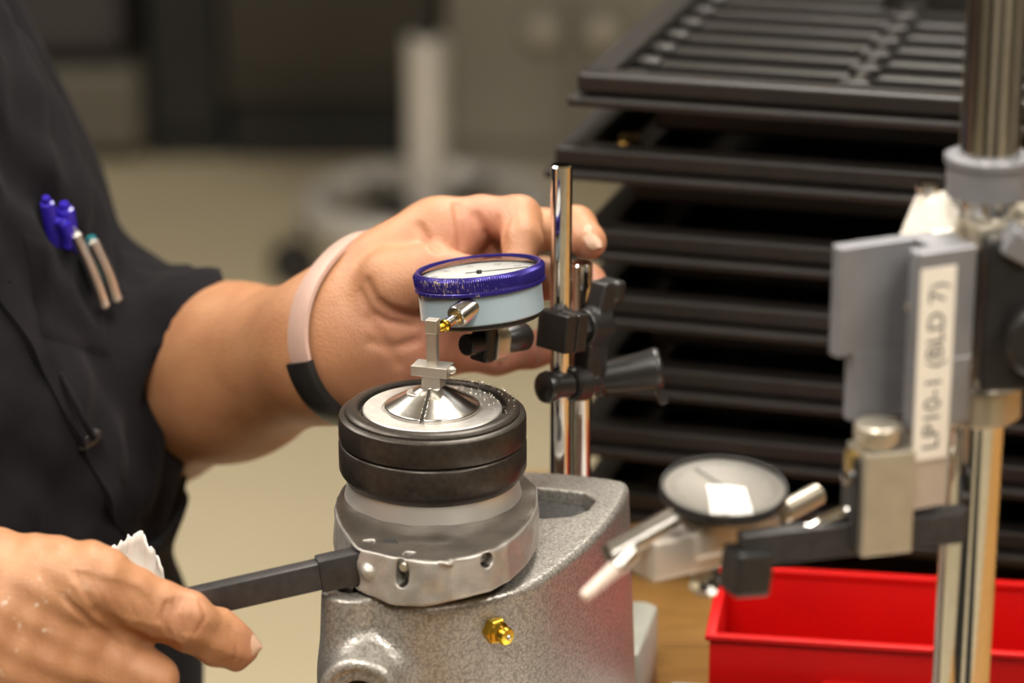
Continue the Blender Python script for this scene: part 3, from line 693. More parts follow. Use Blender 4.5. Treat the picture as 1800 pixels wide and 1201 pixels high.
for lo, hi in (((ti, ti, tz), (TW - ti, TD - ti, tz + .0025)), ((ti, ti, tz), (TW - ti, ti + .0025, -.014)), ((ti, TD - ti - .0025, tz), (TW - ti, TD - ti, -.014)), ((ti, ti, tz), (ti + .0025, TD - ti, -.014)), ((TW - ti - .0025, ti, tz), (TW - ti, TD - ti, -.014))): box_bm(tubb, lo, hi, .0006)
tub = fin(tubb)
ldg = bmesh.new()
for lo, hi in (((.006, .006, -.0162), (TW - .006, ti + .002, -.0140)), ((.006, TD - ti - .002, -.0162), (TW - .006, TD - .006, -.0140)), ((.006, .006, -.0162), (ti + .002, TD - .006, -.0140)), ((TW - ti - .002, .006, -.0162), (TW - .006, TD - .006, -.0140))): box_bm(ldg, lo, hi)
ledge = fin(ldg)
ztop = [.2757, .2362, .1930, .1585, .1197, .0847, .0470]
names = ['top of the stack with dividers', 'second from the top, shifted out past the others', 'third from the top', 'fourth from the top', 'fifth from the top', 'sixth from the top', 'lowest, resting on the bench']
off = [(0, 0), (-.012, .000), (.002, .001), (0, -.003), (.002, 0), (-.001, -.002), (.001, .001), (0, 0)]
TROT = math.radians(-16); tO = np.array([.0675, .293])
cR, sR = math.cos(TROT), math.sin(TROT)
for i, z in enumerate(ztop):
    ox, oy = off[i]; loc = (tO[0] + ox * cR - oy * sR, tO[1] + ox * sR + oy * cR, z)
    t = thing('parts_tray', 'black plastic parts tray, ' + names[i], 'tray', loc, TROT, 'stacked black plastic trays')
    for nm, me in (('rim', rim), ('tub', tub), ('ledge', ledge)):
        o = bpy.data.objects.new(nm, me); COL.objects.link(o); o.parent = t
        if not me.materials: me.materials.append(M['tray'])
    if i == len(ztop) - 1:
        for x in (.06, TW - .09):
            for y in (.05, TD - .08): link('foot', boxm((x, y, -z), (x + .03, y + .03, tz + .001), .001), 'tray', t)
    if i == 0:
        for j in range(9):
            y = .026 + j * .034
            link('divider', boxm((.016, y, -.0138), (TW - .016, y + .012, -.006), .003), 'tray', t, 40)
            link('bracket', boxm((.0155, y - .001, -.0135), (.030, y + .013, -.004), .003), 'tray', t, 40)
        link('centre_rib', boxm((.135, .012, -.0135), (.142, TD - .014, -.003), .002), 'tray', t, 40)
        for j in range(9): link('clip', boxm((.130, .028 + j * .034, -.008), (.147, .037 + j * .034, -.0015), .002), 'tray', t, 40)
        link('insert_block', boxm((.12, .235, -.02), (.21, .28, .020), .003), 'tray', t, 40)
bp = at(1096, 238, .32)
tag(link('brass_bushing', lathe([(.003, 0), (.0068, 0), (.0072, .0006), (.0072, .006), (.0055, .0068), (.0055, .010), (.003, .010)], 32, Matrix.Translation((bp[0] + .004, bp[1] + .014, .2362 - .0139)), False), 'brass', None, 40), 'small brass bushing lying in the second tray, near its corner', 'bushing')
_b = bpy.data.objects['brass_bushing']

BR = math.radians(-8.5); b_o = atz(1243, 1116, .050)
rb = thing('storage_bin', 'bright red plastic open bin behind the height gauge column', 'bin', (b_o[0], b_o[1], 0), BR)
W_, D_, H_ = .205, .080, .050
def wall(lo, hi, bev=.0012): return boxm(lo, hi, bev)
link('front_wall', wall((.001, .001, .002), (W_ - .001, .0036, H_ - .001)), 'red', rb, 40); link('back_wall', wall((.001, D_ - .0036, .002), (W_ - .001, D_ - .001, H_ + .002)), 'red', rb, 40)
link('side_wall', wall((.001, .002, .002), (.0036, D_ - .002, H_)), 'red', rb, 40); link('side_wall', wall((W_ - .0036, .002, .002), (W_ - .001, D_ - .002, H_)), 'red', rb, 40)
link('bottom', wall((.001, .001, .0), (W_ - .001, D_ - .001, .003)), 'red', rb, 40)
rl = bmesh.new()
for lo, hi in (((-.001, -.0012, H_ - .003), (W_ + .001, .0045, H_)), ((-.001, D_ - .0045, H_ - .001), (W_ + .001, D_ + .001, H_ + .003)), ((-.001, 0, H_ - .003), (.0045, D_, H_ + .0005)), ((W_ - .0045, 0, H_ - .003), (W_ + .001, D_, H_ + .0005))): box_bm(rl, lo, hi, .001)
link('rim', fin(rl), 'red', rb, 40)
link('front_label_slot', boxm((.055, -.0012, .012), (.145, .0005, .030), .0008), 'red', rb, 40)

# ================================================================== HEIGHT GAUGE IN FRONT
hx, hy = .2052, -.150
hg = thing('height_gauge', 'steel column height gauge with grey carriage bracket, blurred in front', 'height gauge', (hx, hy, 0))
H0 = Vector((hx, hy, 0))
def HG(o): o.location = Vector(o.location) - H0; return o
HG(link('base_plate', prism([(.1085, -.26), (.30, -.26), (.30, .058), (.1085, .0865)], 0, .0305, .002), 'ground', hg, 40))
HG(link('column', rod((hx, hy, .03), (hx, hy, .62), .0109, n=64), 'chrome', hg, 35))
zc_ = at(1725, 313, hy)[2]
HG(link('top_collar', lathe([(.0112, -.006), (.0150, -.006), (.0150, .0055), (.0160, .0060), (.0160, .0085), (.0145, .0092), (.0112, .0092)], 64, Matrix.Translation((hx, hy, zc_)), False), 'grey_alu', hg, 35))
zl = at(1735, 715, hy - .01)[2]
HG(link('lower_collar', lathe([(.0112, -.007), (.0150, -.007), (.0165, -.0058), (.0165, .0062), (.0150, .0072), (.0112, .0072)], 64, Matrix.Translation((hx, hy, zl)), False), 'nickel', hg, 35))
PH = math.radians(25); O_ = at(1622, 478, -.188); cH, sH = math.cos(PH), math.sin(PH)
HM = Matrix(((cH, -sH, 0, O_[0]), (sH, cH, 0, O_[1]), (0, 0, 1, O_[2]), (0, 0, 0, 1)))
cu = bmesh.new()
zt_ = .0068; zlow = at(1622, 812, -.188)[2] - O_[2]
chan = [(-.0015, 0), (.0225, 0), (.0225, .023), (-.0230, .023), (-.0230, .0175), (.0085, .0175), (.0085, .0065), (-.0015, .0065)]
HG(link('channel', prism(chan, -.034, zt_, .0004, HM, 1), 'grey_alu', hg, 30))
chan2 = [(-.0015, 0), (.0225, 0), (.0225, .023), (-.0160, .023), (-.0160, .0175), (.0085, .0175), (.0085, .0065), (-.0015, .0065)]
HG(link('lower_channel', prism(chan2, zlow + .012, -.034, .0003, HM, 1), 'grey_alu', hg, 30))
HG(link('foot_plate', boxm((.0005, .0005, zlow - .019), (.0150, .010, zlow + .012), .0004, HM), 'housing', hg))
lb = link('label_strip', boxm((-.0008, -.0006, zlow), (.0138, .0002, zt_ - .006), .0001, HM), 'label', hg); HG(lb)
tm = textmesh('LP10-1 (BLD 7)', .0098, .00005); tb = bpy.data.objects.new('lettering', tm); COL.objects.link(tb); tm.materials.append(M['ink']); tb.parent = lb
tv = verts_of(tm); LH = zt_ - .006 - zlow; sc_ = LH * .86 / (tv[:, 0].max() - tv[:, 0].min())
tm.transform(Matrix.Translation((.0066, -.00066, zlow + LH * .49)) @ Matrix.Rotation(PI / 2, 4, 'X') @ Matrix.Rotation(PI / 2, 4, 'Z') @ Matrix.Diagonal((sc_, 1.0, 1, 1)))
tm.transform(HM)
for px, py in ((1574, 525), (1592, 582)):
    p = inv_ = HM.inverted() @ Vector(at(px, py, -.160)); q = HM @ Vector((p.x, .0172, p.z))
    HG(link('screw', lathe([(0, 0), (.0024, 0), (.0026, .0005), (.0022, .0012), (.001, .0012), (.0008, .0006), (0, .0006)], 20, frame(q, q + Vector((sH, -cH, 0))), False), 'nickel', hg, 40))
# bright wedge block between the collar and the channel
wq = at(1645, 378, -.150)
WM = Matrix.Translation(Vector(wq)) @ Matrix.Rotation(math.radians(-22), 4, 'Z') @ Matrix.Rotation(math.radians(24), 4, 'X') @ Matrix.Rotation(math.radians(-16), 4, 'Y')
HG(link('wedge_block', boxm((-.0108, -.0125, -.012), (.0108, .0125, .0015), .0006, WM), 'alu', hg))
HG(link('wedge_screw', lathe([(0, 0), (.0038, 0), (.0042, .001), (.0038, .003), (0, .0034)], 24, Matrix.Translation(Vector(at(1630, 322, -.135)) - Vector((0, 0, .003))), False), 'chrome', hg, 40))
HG(link('yoke', boxm((-.013, -.012, -.006), (.020, .012, .004), .0015, Matrix.Translation(Vector(at(1745, 395, -.152))) @ Matrix.Rotation(math.radians(20), 4, 'Z')), 'nickel', hg))
HG(link('yoke_nut', boxm((-.005, -.008, -.005), (.007, .006, .005), .001, Matrix.Translation(Vector(at(1788, 425, -.175))) @ Matrix.Rotation(.5, 4, 'Y')), 'grey_alu', hg))
bk = at(1725, 560, -.170)
HG(link('carriage_block', boxm((bk[0] - .0005, -.178, at(1725, 690, -.178)[2]), (bk[0] + .045, -.1625, at(1725, 425, -.178)[2]), .0015), 'black_plastic', hg))
HG(link('carriage_knob', lathe([(0, 0), (.012, 0), (.013, .001), (.013, .008), (.011, .010), (0, .010)], 40, Matrix.Translation(Vector((bk[0] + .019, -.178, bk[2] - .004))) @ Matrix.Rotation(PI / 2, 4, 'X'), False), 'black_metal', hg, 40))
# arm clamp block
KB = at(1518, 892, -.196); KR = math.radians(16)
KM = Matrix.Translation(Vector(KB)) @ Matrix.Rotation(KR, 4, 'Z')
hgt = .0195
HG(link('clamp_block', boxm((0, 0, -hgt), (.0195, .017, hgt), .0005, KM), 'nickel', hg))
HG(link('clamp_cheek', boxm((-.0022, .004, -hgt + .002), (.0002, .0155, hgt - .003), .0004, KM), 'bar', hg))
HG(link('clamp_screw', rod(KM @ Vector((-.0040, .0095, .0085)), KM @ Vector((.0, .0095, .0085)), .0032, n=24), 'chrome', hg, 40))
HG(link('cheek_insert', boxm((-.0032, .0060, .0120), (.0, .0120, .0185), .0006, KM), 'brass', hg))
HG(link('knurled_knob', lathe([(0, 0), (.0060, 0), (.0060, .0016), (.0080, .0022), (.0082, .0028), (.0082, .0080), (.0076, .0090), (0, .0094)], 80, KM @ Matrix.Translation((.0078, .0085, hgt)), False, lambda i, j, r: r + (.0002 if i % 2 and 4 <= j <= 5 else 0)), 'nickel', hg, 35))
a0 = at(1690, 922, -.178); a1 = at(1300, 965, -.196)
AMx = frame(a0, a1); Lb = float(np.linalg.norm(np.array(a1) - np.array(a0)))
HG(link('arm_bar', boxm((-.0035, -.0062, 0), (.0035, .0062, Lb), .0006, AMx), 'bar', hg))
HG(link('arm_shelf', boxm((-.0030, -.0052, -.0100), (.0030, .0052, .0145), .0006, frame(at(1652, 918, -.168), at(1600, 924, -.172))), 'bar', hg))

# ------------------------------------------------------------------ near indicator on the height gauge arm
nn = Vector((.02, -.130, 1)).normalized(); nd_ = Vector(at(1273, 856, -.172))
ux = Vector((1, 0, 0)); ux = (ux - nn * ux.dot(nn)).normalized(); uy = nn.cross(ux)
NM = Matrix(((ux.x, uy.x, nn.x, nd_.x), (ux.y, uy.y, nn.y, nd_.y), (ux.z, uy.z, nn.z, nd_.z), (0, 0, 0, 1)))
ni = thing('test_indicator', 'blurred lever test indicator with cream dial on the height gauge arm', 'dial indicator', mat4=NM); NI = NM.inverted()
def NL(o): o.data.transform(NI); return o
link('bezel', lathe([(.0222, .0000), (.0224, .0008), (.0229, .0008), (.0233, .0000), (.0233, -.0034), (.0222, -.0042), (0, -.0042)], 128, None, False), 'black_metal', ni, 35)
nf = link('dial_face', lathe([(0, -.0005), (.0224, -.0005), (.0224, -.0015), (0, -.0015)], 96, None, False), 'cream', ni, 35)
tk = bmesh.new()
for i in range(60):
    a = 2 * PI * i / 60; l = .0035 if i % 5 == 0 else .002; box_bm(tk, (.0200 - l, -.00012, -.0006), (.0200, .00012, -.00045), 0, Matrix.Rotation(a, 4, 'Z'))
link('tick_marks', fin(tk), 'ink', nf)
link('pointer', boxm((-.004, -.0003, .0000), (.0165, .0003, .0002), 0, Matrix.Rotation(2.2, 4, 'Z')), 'ink', ni)
link('crystal', lathe([(0, .0032), (.004, .00310), (.008, .00278), (.012, .00224), (.016, .00145), (.020, .00048), (.0224, -.0002)], 96, None, False), 'glass', ni, 180)
c0 = at(1128, 985, -.192); c1 = at(1352, 935, -.156)
def f_hous(P):
    ab = (c1 - c0); L = np.linalg.norm(ab); X = ab / L; Yv = np.cross([0, 0, 1.], X); Yv /= np.linalg.norm(Yv); Z = np.cross(X, Yv); Rm = np.stack([X, Yv, Z], 1)
    q = (P - c0.astype(np.float32)) @ Rm.astype(np.float32)
    d = rbox(q, (L * .5, 0, .001), (L * .5, .0068, .0078), .0016); n_ = rbox(q, (L * .62, 0, .006), (L * .30, .0085, .0065), .002)
    return smin(d, n_, .002)
NL(link('housing', mesh_sdf(f_hous, np.minimum(c0, c1) - .02, np.maximum(c0, c1) + .02, .0010), 'housing', ni, 180))
NL(link('stem', rod(at(1185, 912, -.186), at(1068, 978, -.200), .0046, n=40), 'steel', ni, 40))
NL(link('joint', rod(at(1112, 966, -.197), at(1082, 1000, -.202), .0040, .0034, n=32), 'steel', ni, 40))
NL(link('contact_point', rod(at(1088, 994, -.201), at(1024, 1052, -.208), .0031, .0022, n=32, bev=.001), 'ivory', ni, 40))
NL(link('rear_stem', rod(at(1376, 902, -.160), at(1438, 868, -.146), .0042, n=32), 'nickel', ni, 40))
sb = at(1312, 1002, -.196)
NL(link('swivel_block', boxm((-.0075, -.007, -.0085), (.0075, .007, .0085), .0018, Matrix.Translation(Vector(sb)) @ Matrix.Rotation(math.radians(25), 4, 'Z') @ Matrix.Rotation(.12, 4, 'Y')), 'black_plastic', ni))
NL(link('clamp_nut', lathe([(0, -.004), (.0035, -.004), (.0058, -.002), (.0058, .004), (.0035, .006), (0, .006)], 8, frame(at(1238, 1026, -.176), at(1250, 985, -.170)), False), 'chrome', ni, 30))
NL(link('hook_rod', tube(smooth_path([at(1348, 965, -.190), at(1400, 942, -.190), at(1432, 922, -.189), at(1470, 905, -.187), at(1496, 893, -.186), at(1503, 862, -.185)]), .0021, 12, None), 'chrome', ni, 180))

# ================================================================== THE WORKER
TH = math.radians(35); fdx, fdy = math.cos(TH), -math.sin(TH); sdx, sdy = math.sin(TH), math.cos(TH); YC = .150
ZT = [-.10, .00, .03, .0575, .0806, .105, .135, .165, .1885, .26, .283, .307, .36, .42, .50]
FX = [-.150, -.150, -.147, -.140, -.134, -.133, -.139, -.147, -.160, -.184, -.196, -.211, -.235, -.262, -.30]
def prof(z):
    a = np.interp(z, [-.1, .1, .3, .42, .5], [.118, .125, .118, .105, .09]); b = np.interp(z, [-.1, .1, .3, .42, .5], [.165, .172, .190, .185, .15])
    m = np.sqrt((a * fdx) ** 2 + (b * sdx) ** 2); return np.interp(z, ZT, FX) - m, a, b
def torso(P, grow=0.):
    z = P[:, 2]; xc, a, b = prof(z); x = P[:, 0] - xc; y = P[:, 1] - YC; u = x * fdx + y * fdy; v = x * sdx + y * sdy
    k = np.hypot(u / a, v / b); return (k - 1) * np.minimum(a, b) * .92 - grow
def surf(v, z, out=0.):
    xc, a, b = prof(np.array([z])); xc, a, b = xc[0], a[0], b[0]; u = a * math.sqrt(max(0, 1 - (v / b) ** 2)); n = np.array([u / a ** 2, v / b ** 2]); n /= np.linalg.norm(n)
    u += n[0] * out; vv = v + n[1] * out
    return np.array([xc + u * fdx + vv * sdx, YC + u * fdy + vv * sdy, z])
# arms
Lsh = np.array([-.335, .375, .395]); Lmid = at(-35, 300, .355); Lel = at(138, 718, .31); Lwr = at(612, 604, .118)
Rsh = np.array([-.50, -.005, .395]); Rel = np.array([-.47, -.13, .135]); Rwr = at(-140, 1095, -.097)
fw = (Lwr - Lel) / np.linalg.norm(Lwr - Lel)
cuffp = at(292, 640, .268)
def f_core(P):
    d = torso(P, -.012); d = smax(d, P[:, 2] - .43, .05); d = smax(d, -.05 - P[:, 2], .03)
    d = smin(d, caps(P, (-.415, .15, .38), (-.40, .15, .52), .06, .054), .05)
    d = smin(d, chain(P, [Lsh, Lmid, Lel, Lel + fw * .10], [.048, .046, .044, .044], .02), .03)
    d = smin(d, chain(P, [Rsh, Rel, Rel + (Rwr - Rel) * .5], [.048, .044, .042], .02), .03)
    # head
    hd = ell(P, (-.375, .145, .66), (.095, .078, .118)); hd = smin(hd, ell(P, (-.335, .138, .61), (.055, .055, .065)), .03)
    hd = smin(hd, ell(P, (-.272, .115, .635), (.016, .013, .022)), .014)
    for s_ in (-1, 1):
        hd = smin(hd, ell(P, (-.385, .145 + .08 * s_, .645), (.018, .009, .03)), .006); hd = smax(hd, -ell(P, (-.285 + .006 * s_, .123 + .032 * s_, .668), (.014, .015, .009)), .01)
        hd = smin(hd, ell(P, (-.293 + .006 * s_, .127 + .031 * s_, .667), (.011, .011, .010)), .004)
    hd = groove(P, hd, [(-.284, .100, .588), (-.276, .118, .588), (-.288, .142, .588)], .004, .005)
    return smin(d, hd, .03)
core = mesh_sdf(f_core, (-.66, -.22, -.11), (-.02, .46, .80), .0075)

# ---- far hand (the worker's left): palm to the viewer, fingers round the posts, thumb behind the dial
h_ = at
def onto(f, pts):
    Rr = np.array([ray(*q) for q in pts]); t = np.full(len(pts), .98)
    for _ in range(60): t += f((CN + Rr * t[:, None]).astype(np.float32)) * .75
    return list((CN + Rr * t[:, None]).astype(np.float32))
def f_left0(P):
    fa = chain(P, [Lel - fw * .02, Lel + fw * .07, Lel + fw * .16, Lwr - fw * .012, Lwr + [.012, 0, .0015]], [.043, .0475, .0405, .0315, .0285], .02)
    # palm
    pm = smin(caps(P, h_(650, 545, .122), h_(765, 440, .130), .024, .017), caps(P, h_(655, 615, .122), h_(775, 600, .132), .0215, .0145), .02)
    pm = smin(pm, caps(P, h_(665, 580, .126), h_(780, 520, .138), .023, .016), .02)
    pm = smin(pm, caps(P, h_(690, 470, .128), h_(770, 402, .132), .020, .0135), .015)
    d = smin(fa, pm, .022)
    ix = chain(P, [h_(765, 412, .133), h_(845, 383, .134), h_(912, 384, .128), h_(918, 425, .110), h_(912, 462, .1015)], [.0125, .0100, .0102, .0088, .0075], .004)
    md = chain(P, [h_(780, 455, .140), h_(940, 405, .150), h_(1012, 398, .149), h_(1034, 425, .1345)], [.0125, .0100, .0092, .0086], .004)
    rg = chain(P, [h_(790, 525, .143), h_(955, 490, .158), h_(1030, 497, .156), h_(1046, 520, .147)], [.0125, .0098, .0088, .0078], .004)
    pk = chain(P, [h_(775, 605, .138), h_(872, 622, .140), h_(935, 615, .146), h_(975, 608, .147)], [.0125, .0098, .0085, .0075], .004)
    fg = smin(smin(ix, md, .0016), smin(rg, pk, .0016), .0016)
    d = smin(d, fg, .009)
    tb_ = chain(P, [h_(655, 560, .113), h_(690, 500, .104), h_(755, 482, .103), h_(822, 487, .1015)], [.020, .0150, .0125, .0100], .008)
    d = smin(d, tb_, .0045)
    return d
LG = [(onto(f_left0, q), a, b) for q, a, b in (
    ([(803, 360), (806, 385), (812, 432)], .0026, .0018), ([(836, 380), (850, 402), (874, 432)], .0022, .0020), ([(736, 398), (750, 422), (768, 437)], .0026, .0022),
    ([(645, 498), (660, 528), (686, 545), (735, 552)], .0030, .0022), ([(636, 515), (650, 548), (684, 566), (728, 572)], .0016, .0018), ([(940, 602), (942, 622), (938, 645)], .0018, .0014),
    ([(868, 605), (873, 640)], .0012, .0016), ([(655, 602), (690, 612), (735, 600)], .0020, .0024), ([(650, 560), (668, 590), (700, 640)], .0016, .0026), ([(895, 355), (890, 395), (886, 430)], .0008, .0022))]
def f_left(P):
    d = f_left0(P)
    for q, a, b in LG: d = groove(P, d, q, a, b)
    return d
lo = np.minimum(np.minimum(Lel, Lwr), h_(900, 640, .1)) - .055; hi = np.maximum(np.maximum(Lel, Lwr), h_(1060, 345, .16)) + .05
lh = mesh_sdf(f_left, lo, hi, .0013)

# ---- near hand (the worker's right): back of the hand to the viewer, thumb along the lever
q_ = lambda px, py, Y: at(px, py, Y + .028)
RT = [q_(20, 1040, -.122), q_(165, 1030, -.132), q_(312, 1086, -.124), q_(385, 1122, -.116), q_(415, 1138, -.112)]
def f_right0(P):
    fwv = (Rwr - Rel); fa = chain(P, [Rel + fwv * .35, Rel + fwv * .75, Rwr, q_(-60, 1092, -.128)], [.040, .033, .030, .029], .02)
    pm = smin(caps(P, q_(-70, 1078, -.126), q_(85, 1140, -.136), .029, .0165), caps(P, q_(-90, 1100, -.124), q_(20, 1330, -.128), .026, .0145), .03)
    pm = smin(pm, caps(P, q_(-80, 1095, -.124), q_(60, 1230, -.136), .027, .016), .02)
    d = smin(fa, pm, .02)
    ix = chain(P, [q_(95, 1142, -.135), q_(262, 1192, -.129), q_(268, 1235, -.100), q_(215, 1225, -.088)], [.0138, .0108, .0092, .0082], .004)
    md = chain(P, [q_(70, 1235, -.135), q_(238, 1285, -.126), q_(235, 1315, -.096), q_(175, 1290, -.088)], [.0135, .0106, .0092, .0082], .004)
    rg = chain(P, [q_(45, 1310, -.131), q_(195, 1370, -.122), q_(190, 1390, -.094), q_(135, 1360, -.088)], [.0128, .0100, .0088, .0080], .004)
    pk = chain(P, [q_(15, 1380, -.125), q_(140, 1440, -.116), q_(135, 1450, -.094), q_(90, 1420, -.090)], [.0118, .0090, .008, .0072], .004)
    d = smin(d, smin(smin(ix, md, .002), smin(rg, pk, .002), .002), .008)
    th = smin(chain(P, RT[:3], [.0195, .0148, .0112], .006), chain(P, RT[2:], [.0112, .0106, .0094], .004), .002)
    th = smin(th, ell(P, q_(330, 1086, -.127), (.0105, .0085, .0095)), .006)
    d = smin(d, th, .0055)
    d = smin(d, ell(P, q_(50, 1022, -.128), (.028, .018, .016)), .014)
    d = smin(d, caps(P, q_(90, 1085, -.132), q_(205, 1120, -.124), .017, .0125), .006)
    return d
_rq = []
for x0, y0, x1, y1, x2, y2, dp in ((294, 1062, 286, 1085, 299, 1120, .0016), (308, 1056, 300, 1085, 317, 1124, .0011), (321, 1054, 311, 1080, 321, 1112, .0014), (352, 1060, 363, 1084, 345, 1114, .0010), (336, 1056, 340, 1080, 332, 1110, .0007)):
    _rq.append(([(x0, y0), (x1, y1), (x2, y2)], dp, .0012))
for k in range(10):
    x0 = 132 + k * 12; _rq.append(([(x0, 1008 + k * 3.2), (x0 + 16 + k, 1040 + k * 2.6), (x0 + 36, 1070 + k * 2.4)], .0010 if k % 2 else .0016, .0012))
_rq.append(([(172, 1078), (212, 1108), (255, 1126), (300, 1136)], .0036, .0030))
for k in range(6): _rq.append(([(110 + 10 * k, 1050 + 10 * k), (142 + 11 * k, 1078 + 9 * k), (168 + 11 * k, 1104 + 7 * k)], .0010, .0012))
_rq.append(([(405, 1104), (418, 1128), (412, 1160)], .0008, .0012))
RG = [(onto(f_right0, q), a, b) for q, a, b in _rq]
def f_right(P):
    d = f_right0(P)
    for q, a, b in RG: d = groove(P, d, q, a, b)
    return d + .0006 * np.sin(P[:, 0] * 420 + P[:, 2] * 160) * np.sin(P[:, 2] * 330 - P[:, 0] * 90)
lo = np.minimum(Rel + (Rwr - Rel) * .3, q_(-160, 1470, -.13)) - .04; lo[1] = -.165
hi = np.array([q_(470, 1000, -.11)[0], -.030, q_(60, 920, -.12)[2]]) + .012
rh = mesh_sdf(f_right, lo, hi, .0010)

def pinkness(me, blobs, base=0.):
    v = verts_of(me); p = np.full(len(v), base, np.float32)
    for c, r, s_ in blobs: p = np.maximum(p, s_ * np.exp(-(np.linalg.norm(v - np.asarray(c, np.float32), axis=1) / r) ** 2))
    return p
set_attr(core, 'pink', np.zeros(len(core.vertices))); set_attr(core, 'fleck', np.zeros(len(core.vertices)))
set_attr(lh, 'pink', pinkness(lh, [(h_(730, 600, .112), .030, .75), (h_(690, 545, .100), .016, .6), (h_(860, 630, .135), .030, .9), (h_(850, 400, .125), .022, .55), (h_(905, 430, .112), .014, .35), (h_(1030, 440, .135), .010, .8), (h_(1048, 520, .14), .018, .7), (h_(950, 615, .14), .02, .8), (h_(790, 480, .11), .025, .5)]))
set_attr(lh, 'fleck', np.zeros(len(lh.vertices)))
set_attr(rh, 'pink', pinkness(rh, [(q_(428, 1140, -.112), .010, .45), (q_(320, 1085, -.13), .008, .25)]))
set_attr(rh, 'fleck', pinkness(rh, [(q_(30, 1060, -.15), .020, 1.), (q_(80, 1120, -.15), .014, 1.), (q_(20, 1180, -.15), .016, .8)]))

person = thing('person', 'worker in dark work shirt holding a dial indicator and a lever', 'person', (-.36, .15, FZ))
PO = Vector((-.36, .15, FZ)); PT = Matrix.Translation(-PO)
def PL(o): o.data.transform(PT); return o
body = PL(link('body', merge(core, lh, rh), 'skin', person, 180)); body['label'] = 'bare forearms and hands with tanned skin'
bm = bmesh.new()
def f_hair(P): return np.maximum(ell(P, (-.385, .147, .672), (.103, .087, .122)), .05 * 0 + (P[:, 0] + .335) * .7 - (P[:, 2] - .69) * .9)
PL(link('hair', mesh_sdf(f_hair, (-.52, .03, .52), (-.26, .26, .83), .006), 'cab_black', person, 180))

# fingernails: thin curved plates seated on the fingertips
def nail(name, c, along, out, L, W):
    along = np.array(along, float); along /= np.linalg.norm(along); out = np.array(out, float); out -= along * (out @ along); out /= np.linalg.norm(out); side = np.cross(along, out)
    v = []; f = []; nu, nv = 9, 9
    for lay in (0, -.0006):
        for i in range(nu):
            for j in range(nv):
                s_ = -1 + 2 * i / (nu - 1); t_ = -1 + 2 * j / (nv - 1)
                ww = W * math.sqrt(max(0., 1 - .80 * abs(t_) ** 3.2)) ; ll = L * t_ * (1 - .10 * s_ * s_)
                v.append(c + side * s_ * ww + along * ll + out * (lay - W * .55 * s_ * s_ - L * .10 * t_ * t_))
    k = nu * nv
    for i in range(nu - 1):
        for j in range(nv - 1):
            a = i * nv + j; f.append((a, a + 1, a + nv + 1, a + nv)); f.append((k + a, k + a + nv, k + a + nv + 1, k + a + 1))
    for i in range(nu - 1):
        for j in (0, nv - 1): a = i * nv + j; f.append((a, a + nv, k + a + nv, k + a))
    for j in range(nv - 1):
        for i in (0, nu - 1): a = i * nv + j; f.append((a, k + a, k + a + 1, a + 1))
    return PL(link(name, pyd(v, f), 'nail', person, 60))
mt_ = h_(1034, 425, .1345)
nail('fingernail', mt_ + np.array([.0030, -.0062, .0052]), (.45, -.62, -.72), (.50, -.62, .62), .0066, .0050)
nail('fingernail', RT[4] + np.array([.0065, -.0035, .0062]), RT[4] - RT[2] + np.array([0, 0, -.004]), (.50, -.34, .72), .0078, .0074)

# shirt
def wr_(P): return .0018 * np.sin(P[:, 2] * 70 + P[:, 1] * 40 + 2 * np.sin(P[:, 2] * 23)) * np.sin(P[:, 1] * 33 + 1.3) + .002 * np.sin(P[:, 2] * 150 - P[:, 1] * 120)
def sleeve(P, a, b, c, cut, cd_, ra, rb, rc):
    s_ = chain(P, [a, b, c], [ra, rb, rc], .03) + .0025 * np.sin(P[:, 2] * 120 + P[:, 0] * 90)
    pl_ = (P - np.asarray(cut, np.float32)) @ np.asarray(cd_, np.float32)
    s_ = smax(s_, pl_, .004)
    inn = chain(P, [a, b, c], [ra - .006, rb - .006, rc - .006], .03)
    return smax(s_, -np.maximum(inn, -pl_ - .05), .003)
cdir = fw * .72 + np.array([.60, -.10, .30]) * .55; cdir /= np.linalg.norm(cdir)
cdR = (Rwr - Rel) / np.linalg.norm(Rwr - Rel)
cutp = at(300, 556, .215); cutn = np.array([.60, .05, -.80]); cutn /= np.linalg.norm(cutn)
SLc = Lel + fw * .115 + np.array([0, 0, .004])
FOLD = [(onto(torso, q), a_, b_) for q, a_, b_ in (([(-60, 180), (20, 275), (80, 350), (128, 425), (160, 500)], .011, .013), ([(-40, 330), (30, 430), (70, 520)], .004, .010), ([(60, 830), (150, 900), (250, 915)], .004, .009), ([(120, 560), (190, 650), (230, 760)], .004, .010))]
